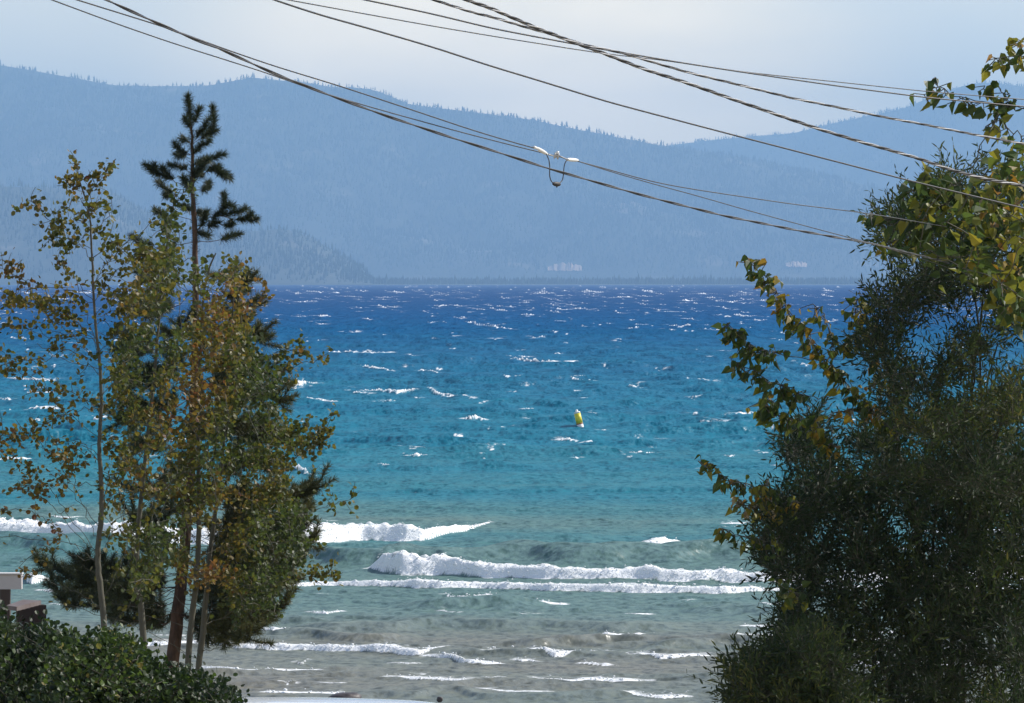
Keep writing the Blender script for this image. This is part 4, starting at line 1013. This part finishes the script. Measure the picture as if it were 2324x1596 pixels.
twisted([(242, 0), (360, 54), (438, 88), (494, 109), (618, 165), (731, 210), (876, 263), (1030, 314), (1197, 367), (1246, 383), (1453, 442), (1639, 489), (1815, 524), (1985, 554), (2150, 596), (2290, 650)],
        [(M_blk, 0.0033), (M_blk, 0.0030)], 0.55, 'thicker black twin wire crossing below the splice and its dangling loop', -.12, sink=7)
cable([(623, 0), (721, 33), (824, 61), (979, 106), (1122, 153), (1197, 175), (1381, 232), (1639, 300), (1898, 367), (2079, 414), (2208, 445), (2324, 473)], 4.2, 'lone black wire midway between the splice wires and the upper bundle', .1)
cable([(654, 0), (824, 31), (979, 59), (1122, 83), (1197, 95), (1329, 116), (1412, 127), (1484, 134), (1691, 164), (1898, 186), (2104, 208), (2324, 226)], 2.8, 'thinnest wire of the upper bundle, topmost at the right edge', .5)
cable([(829, 0), (979, 31), (1122, 66), (1197, 80), (1329, 105), (1432, 123), (1536, 141), (1691, 165), (1898, 195), (2104, 222), (2324, 242)], 4.0, 'plain black wire second from the top at the right edge', .25)
twisted([(985, 0), (1075, 29), (1122, 40), (1194, 62), (1256, 79), (1329, 103), (1412, 120), (1484, 142), (1567, 166), (1691, 196), (1794, 222), (1898, 243), (2001, 265), (2104, 284), (2208, 305), (2324, 327)],
        [(M_blk, 0.0030), (M_alu, 0.0030), (M_blk, 0.0028)], 0.36, 'twisted grey and black cable third from the top at right', .0)
twisted([(1060, 0), (1122, 22), (1194, 54), (1293, 93), (1370, 121), (1453, 154), (1567, 191), (1639, 217), (1742, 253), (1846, 289), (1949, 321), (2079, 358), (2156, 385), (2234, 406), (2324, 422)],
        [(M_blk, 0.0042), (M_alu, 0.0036), (M_blk, 0.0040)], 0.30, 'thickest twisted cable of the bundle, curving down into the right trees', -.2)
# splice
def splice():
    d = float(wire_d(1262))
    p = lambda u, v, dd=0: P(u, v, float(wire_d(u)) + dd)
    root = empty('wire_splice', p(1262, 353), 'white sleeved wire splice with a hanging black jumper loop', 'splice')
    for a, b_ in (((1218, 336), (1242, 350)), ((1286, 362), (1312, 364))):
        mb = MB(); q = np.linspace(0, 1, 9)[:, None]; A, B_ = p(*a), p(*b_)
        pts = A * (1 - q) + B_ * q
        mb.tube(pts, np.array([.5, .82, .95, 1, 1, 1, .95, .82, .5]) * 0.0082, 10)
        mb.build('sleeve', M_sleeve, root, True)
    mb = MB(); mb.tube([p(1211, 334.5), p(1214, 335), p(1218, 336.5)], [.006, .007, .006], 8); mb.build('end_clip', M_sleeve, root, True)
    mb = MB(); mb.tube([p(1241, 349.5), p(1250, 353), p(1256, 354)], .003, 6); mb.build('link', M_alu, root, True); mb = MB(); mb.tube([p(1270, 354.5), p(1278, 358), (p(1287, 362))], .003, 6); mb.build('link', M_alu, root, True)
    mb = MB(); c = p(1263, 354)
    prof = [(-.011, .006), (-.010, .0145), (-.0055, .015), (-.003, .008), (.003, .008), (.0055, .015), (.010, .0145), (.011, .006)]
    ax = unit(np.array([.95, .1, -.2])); mb.tube([c + ax * z for z, _ in prof], [r_ for _, r_ in prof], 14); mb.build('insulator', mat('grey_porcelain', (.5, .47, .43), .35), root, True)
    mb = MB(); mb.tube([c + np.array([.004, 0, .008]), c + np.array([.006, 0, .021])], [.008, .006], 10); mb.build('bolt', M_sleeve, root, True)
    loop = np.array([(1240, 350), (1246, 363), (1248, 380), (1247, 398), (1250, 410), (1256, 417), (1262, 418.5), (1269, 417), (1277, 409), (1279, 395), (1280, 378), (1284, 366), (1290, 362)], float)
    k = np.linspace(0, len(loop) - 1, 60); q = np.stack([np.interp(k, np.arange(len(loop)), loop[:, i]) for i in (0, 1)], -1)
    for _ in range(3): q[1:-1] = .25 * q[:-2] + .5 * q[1:-1] + .25 * q[2:]
    mb = MB(); mb.tube(P(q[:, 0], q[:, 1], wire_d(q[:, 0]) - .03), .0024, 7); mb.build('jumper_loop', M_blk, root, True)
    mb = MB(); z = np.linspace(-1, 1, 11); A, B_ = p(1254, 417, -.03), p(1272, 419, -.03)
    mb.tube([(A + B_) / 2 + (B_ - A) / 2 * t_ for t_ in z], np.sqrt(np.maximum(1 - z * z, .05)) * .0105, 10)
    mb.tube([(A + B_) / 2, (A + B_) / 2 + np.array([0.002, 0, -.016])], [.006, .002], 8)
    mb.build('splice_cover', M_dark, root, True)
splice()

# ------------------------------------------------------------------ buoy
def buoy():
    yb = v2y(971)
    base = P(1318, 971, yb); base[2] = -0.02
    root = empty('buoy', base, 'yellow and white striped can buoy leaning in the choppy water', 'buoy')
    top = P(1308, 930, yb)
    ax = unit(top - base + np.array([0, .05, 0]))
    Ht = np.linalg.norm(top - base); px_ = yb / F
    r_ = 7.6 * px_
    def ring(name, prof, m_):
        mb = MB(); mb.tube([base + ax * Ht * a for a, _ in prof], [r_ * q for _, q in prof], 20); mb.build(name, m_, root, True)
    My = mat('yellow_vinyl', (0.80, 0.66, 0.03), .45, noise=((.66, .56, .05), 3)); Mw = mat('white_vinyl', (.78, .77, .75), .45)
    ring('hull', [(-.75, .96), (.02, 1), (.205, 1)], Mw)
    ring('band', [(.205, 1.015), (.265, 1.015)], mat('rust_orange_band', (.35, .12, .05), .5))
    ring('body', [(.265, 1), (.80, .97)], My)
    ring('cap', [(.80, .98), (.87, .95), (.885, .80), (.89, .45), (.98, .40), (1.0, .30), (1.005, .05)], Mw)
buoy()

# ------------------------------------------------------------------ boulders at the shore
def boulder(u, v, wpx, hpx, d, label):
    c = P(u, v, d) + np.array([0, 0, .05])
    w_, h_ = wpx * d / F, hpx * d / F
    a, b_ = np.meshgrid(np.linspace(0, 2 * math.pi, 28, endpoint=False), np.linspace(0, math.pi, 15))
    n = fbm(np.cos(a) * np.sin(b_) * 1.6 + u, np.cos(b_) * 1.6 + np.sin(a) * np.sin(b_), 4) - .5
    rr_ = 1 + .35 * n
    zz = np.cos(b_); zz = np.sign(zz) * np.abs(zz) ** .8
    V = np.stack([c[0] + rr_ * np.cos(a) * np.sin(b_) ** .8 * w_ / 2, c[1] + rr_ * np.sin(a) * np.sin(b_) ** .8 * w_ * .4, c[2] - h_ * .55 + rr_ * zz * h_ * .95], -1).reshape(-1, 3)
    f = [(i * 28 + j, i * 28 + (j + 1) % 28, (i + 1) * 28 + (j + 1) % 28, (i + 1) * 28 + j) for i in range(14) for j in range(28)]
    return tag(mesh_obj('boulder', V, f, M_rock, smooth=True), label, 'rock')
M_rock = mat('wet_rock', (0.035, 0.028, 0.03), .55, noise=((.08, .065, .06), 9), bump=.5)
boulder(785, 1585, 76, 15, 59.6, 'flat dark boulder awash just beyond the white car roof')
boulder(998, 1592, 14, 7, 59.0, 'tiny dark rock in the shallows right of the flat boulder')

# ------------------------------------------------------------------ parked car (only its roof reaches the frame)
def car():
    cy = 14.8; cx = (575 - 1162) / F * cy; gz = float(ground_z(cx, cy))
    root = empty('parked_car', (cx, cy, gz), 'white parked car, only its curved roof showing at the bottom edge', 'car')
    zr = P(575, 1580.5, cy)[2] - gz
    Mp = mat('white_car_paint', (.78, .79, .80), .25, coat=.6); Mg = mat('car_glass', (.02, .025, .03), .08); Mt = mat('tyre_rubber', (.02, .02, .02), .8); Ml = mat('tail_lamp_red', (.4, .02, .02), .2); Mr = mat('alloy_rim', (.5, .5, .52), .3, metal=.8)
    ys_ = np.array([-2.15, -2.05, -1.75, -1.35, -.9, -.3, .3, .8, 1.2, 1.7, 2.05, 2.2])
    topz = np.array([.95, 1.02, 1.36, zr - .06, zr - .012, zr, zr - .02, zr - .10, 1.18, 1.02, .92, .70])
    topw = np.array([.76, .76, .74, .73, .735, .74, .74, .73, .62, .76, .74, .66])
    belt = np.minimum(topz - .02, .98); botz = np.array([.45, .35, .30, .26, .25, .25, .25, .25, .26, .3, .36, .45]); bw = np.array([.80, .88, .9, .91, .91, .91, .91, .91, .91, .9, .86, .76])
    secs = []
    for y, tz, tw, be, bo, b_ in zip(ys_, topz, topw, belt, botz, bw):
        half = [(b_ * .93, bo), (b_, bo + .18), (b_, (bo + be) / 2), (b_ * .98, be), (tw + (b_ - tw) * .12, be + (tz - be) * .86), (tw * .95, tz - .022), (tw * .66, tz - .008), (tw * .3, tz - .0015), (0, tz)]
        secs.append([(x, y, z) for x, z in half] + [(-x, y, z) for x, z in half[-2::-1]])
    n = len(secs[0]); V = np.array(secs).reshape(-1, 3) + np.array([cx, cy, gz])
    f = []
    for i in range(len(secs) - 1):
        for j in range(n): f.append([i * n + j, i * n + (j + 1) % n, (i + 1) * n + (j + 1) % n, (i + 1) * n + j])
    f += [list(range(n)), [(len(secs) - 1) * n + j for j in range(n)][::-1]]
    o = mesh_obj('body', V, [i for q in f for i in q], Mp, root, True, sizes=[len(q) for q in f])
    md = o.modifiers.new('sub', 'SUBSURF'); md.levels = md.render_levels = 2
    def q4(name, pts, m_, th=.012):
        mb = MB(); pts = np.array(pts) + np.array([cx, cy, gz]); nn = np.cross(pts[1] - pts[0], pts[3] - pts[0]); nn = nn / np.linalg.norm(nn) * th
        mb.prism(pts, pts + nn); mb.build(name, m_, root)
    q4('rear_window', [(-.56, -2.02, 1.05), (.56, -2.02, 1.05), (.50, -1.62, 1.37), (-.50, -1.62, 1.37)], Mg, -.04)
    q4('windshield', [(-.56, 1.48, 1.08), (.56, 1.48, 1.08), (.5, 1.0, zr - .16), (-.5, 1.0, zr - .16)], Mg, .05)
    for sx in (-1, 1):
        q4('side_window', [(sx * .905, -1.3, 1.0), (sx * .905, .95, 1.0), (sx * .70, .6, 1.36), (sx * .70, -1.1, 1.36)], Mg, .03 * sx)
        q4('tail_lamp', [(sx * .62, -2.13, .78), (sx * .80, -2.1, .78), (sx * .80, -2.1, .92), (sx * .62, -2.13, .92)], Ml, -.04)
        for wy_ in (-1.35, 1.35):
            mb = MB(); c = np.array([cx + sx * .80, cy + wy_, gz + .33])
            mb.tube([c + (-.11, 0, 0), c + (-.08, 0, 0), c + (.08, 0, 0), c + (.11, 0, 0)], [.30, .33, .33, .30], 28); w_ = mb.build('wheel', Mt, root, True)
            mb = MB(); mb.tube([c + (sx * .112, 0, 0), c + (sx * .122, 0, 0)], [.2, .19], 24)
            rim = mb.build('rim', Mr, None); rim.parent = w_; rim.location = (-root.location)
    return root
car()

# ------------------------------------------------------------------ cabin eave and deck railing at the left edge
def cabin():
    d = 46.0
    a, b_ = P(50, 1301, d), P(50, 1337, d)
    th = a[2] - b_[2]; x1 = a[0]; zt = a[2]
    e = P(12, 1350, d)
    gz = float(ground_z(e[0], d))
    root = empty('pergola', (e[0], d, gz), 'pale grey beam on a dark post at the left edge above the deck railing', 'pergola')
    Mf = mat('grey_fascia', (.50, .48, .49), .7, noise=((.43, .415, .42), 3)); Mp = mat('dark_post', (.05, .035, .03), .8)
    mb = MB(); mb.box((x1 - 1.7, d, zt - th / 2 - .008), (3.4, .10, th - .016)); mb.build('beam', Mf, root)
    mb = MB(); mb.box((x1 - 1.7, d, zt - .003), (3.42, .14, .014)); mb.build('capping', mat('pale_capping', (.6, .58, .57), .6), root)
    for dx in (0, -2.8):
        mb = MB(); mb.box((e[0] + dx, d, (zt - th + gz - .1) / 2), (.11, .09, zt - th - gz + .1)); mb.build('post', Mp, root)
cabin()
def deck():
    z0 = float(P(60, 1369, 33.5)[2])
    A, B_, C, D_ = [Pz(np.float64(u), np.float64(v), z0) for u, v in ((15, 1374), (38, 1377.5), (93.5, 1363), (52, 1361))]
    gz = float(ground_z(A[0], A[1]))
    root = empty('deck_railing', (B_[0], B_[1], gz), 'weathered brown wooden deck railing behind the corner shrub', 'railing')
    Mr = mat('weathered_plank', (.14, .115, .115), .75, noise=((.10, .07, .065), 9, (1, 1, 1))); Mb = mat('brown_boards', (.022, .014, .012), .8, noise=((.04, .024, .02), 8, (1, 1, .2)))
    mb = MB(); dn = np.array([0, 0, -.034]); mb.prism([q + dn for q in (A, B_, C, D_)], [A, B_, C, D_]); mb.build('top_rail', Mr, root)
    for k, t_ in enumerate(np.linspace(.06, .94, 6)):
        q = B_ * (1 - t_) + C * t_ + np.array([0, .05, 0]); w_ = .045 if k < 5 else .09
        mb = MB(); mb.box((q[0], q[1], z0 - .034 - .5), (w_ * .8, w_, .996), .4); mb.build('post' if k == 5 else 'baluster', Mb, root)
    mb = MB(); q0, q1 = B_ * .96 + C * .04, B_ * .04 + C * .96
    back = np.array([0, .12, 0]); mb.prism([q0 + back + (0, 0, -.99), q1 + back + (0, 0, -.99), q1 + back + (0, .02, -.99), q0 + back + (0, .02, -.99)], [q0 + back + (0, 0, -.05), q1 + back + (0, 0, -.05), q1 + back + (0, .02, -.05), q0 + back + (0, .02, -.05)]); mb.build('back_board', Mb, root)
    mb = MB(); c = (A + C) / 2
    mb.box((c[0] - .6, c[1] + .3, z0 - 1.10), (1.8, 1.6, .10)); mb.build('deck_floor', Mr, root)
    for sx, sy in ((-1.4, -.4), (.2, -.4), (-1.4, 1.0), (.2, 1.0)):
        mb = MB(); mb.box((c[0] + sx, c[1] + sy, (z0 - 1.15 + gz - .1) / 2), (.1, .1, z0 - 1.15 - gz + .1)); mb.build('leg', Mb, root)
deck()

# ------------------------------------------------------------------ haze over the lake
HAZE = 0.00011
mb = MB(); mb.box((0, 9450, 425), (11000, 19100, 862))
mz = bpy.data.materials.new('haze'); mz.use_nodes = True
t = mz.node_tree; t.nodes.clear()
pv = N(t, 'ShaderNodeVolumePrincipled'); pv.inputs['Density'].default_value = HAZE; pv.inputs['Color'].default_value = (0.35, 0.57, 0.82, 1)
pv.inputs['Anisotropy'].default_value = 0.0
oz = N(t, 'ShaderNodeOutputMaterial'); Lk(t, pv.outputs[0], oz.inputs['Volume'])
tag(mb.build('haze', mz), kind='stuff')
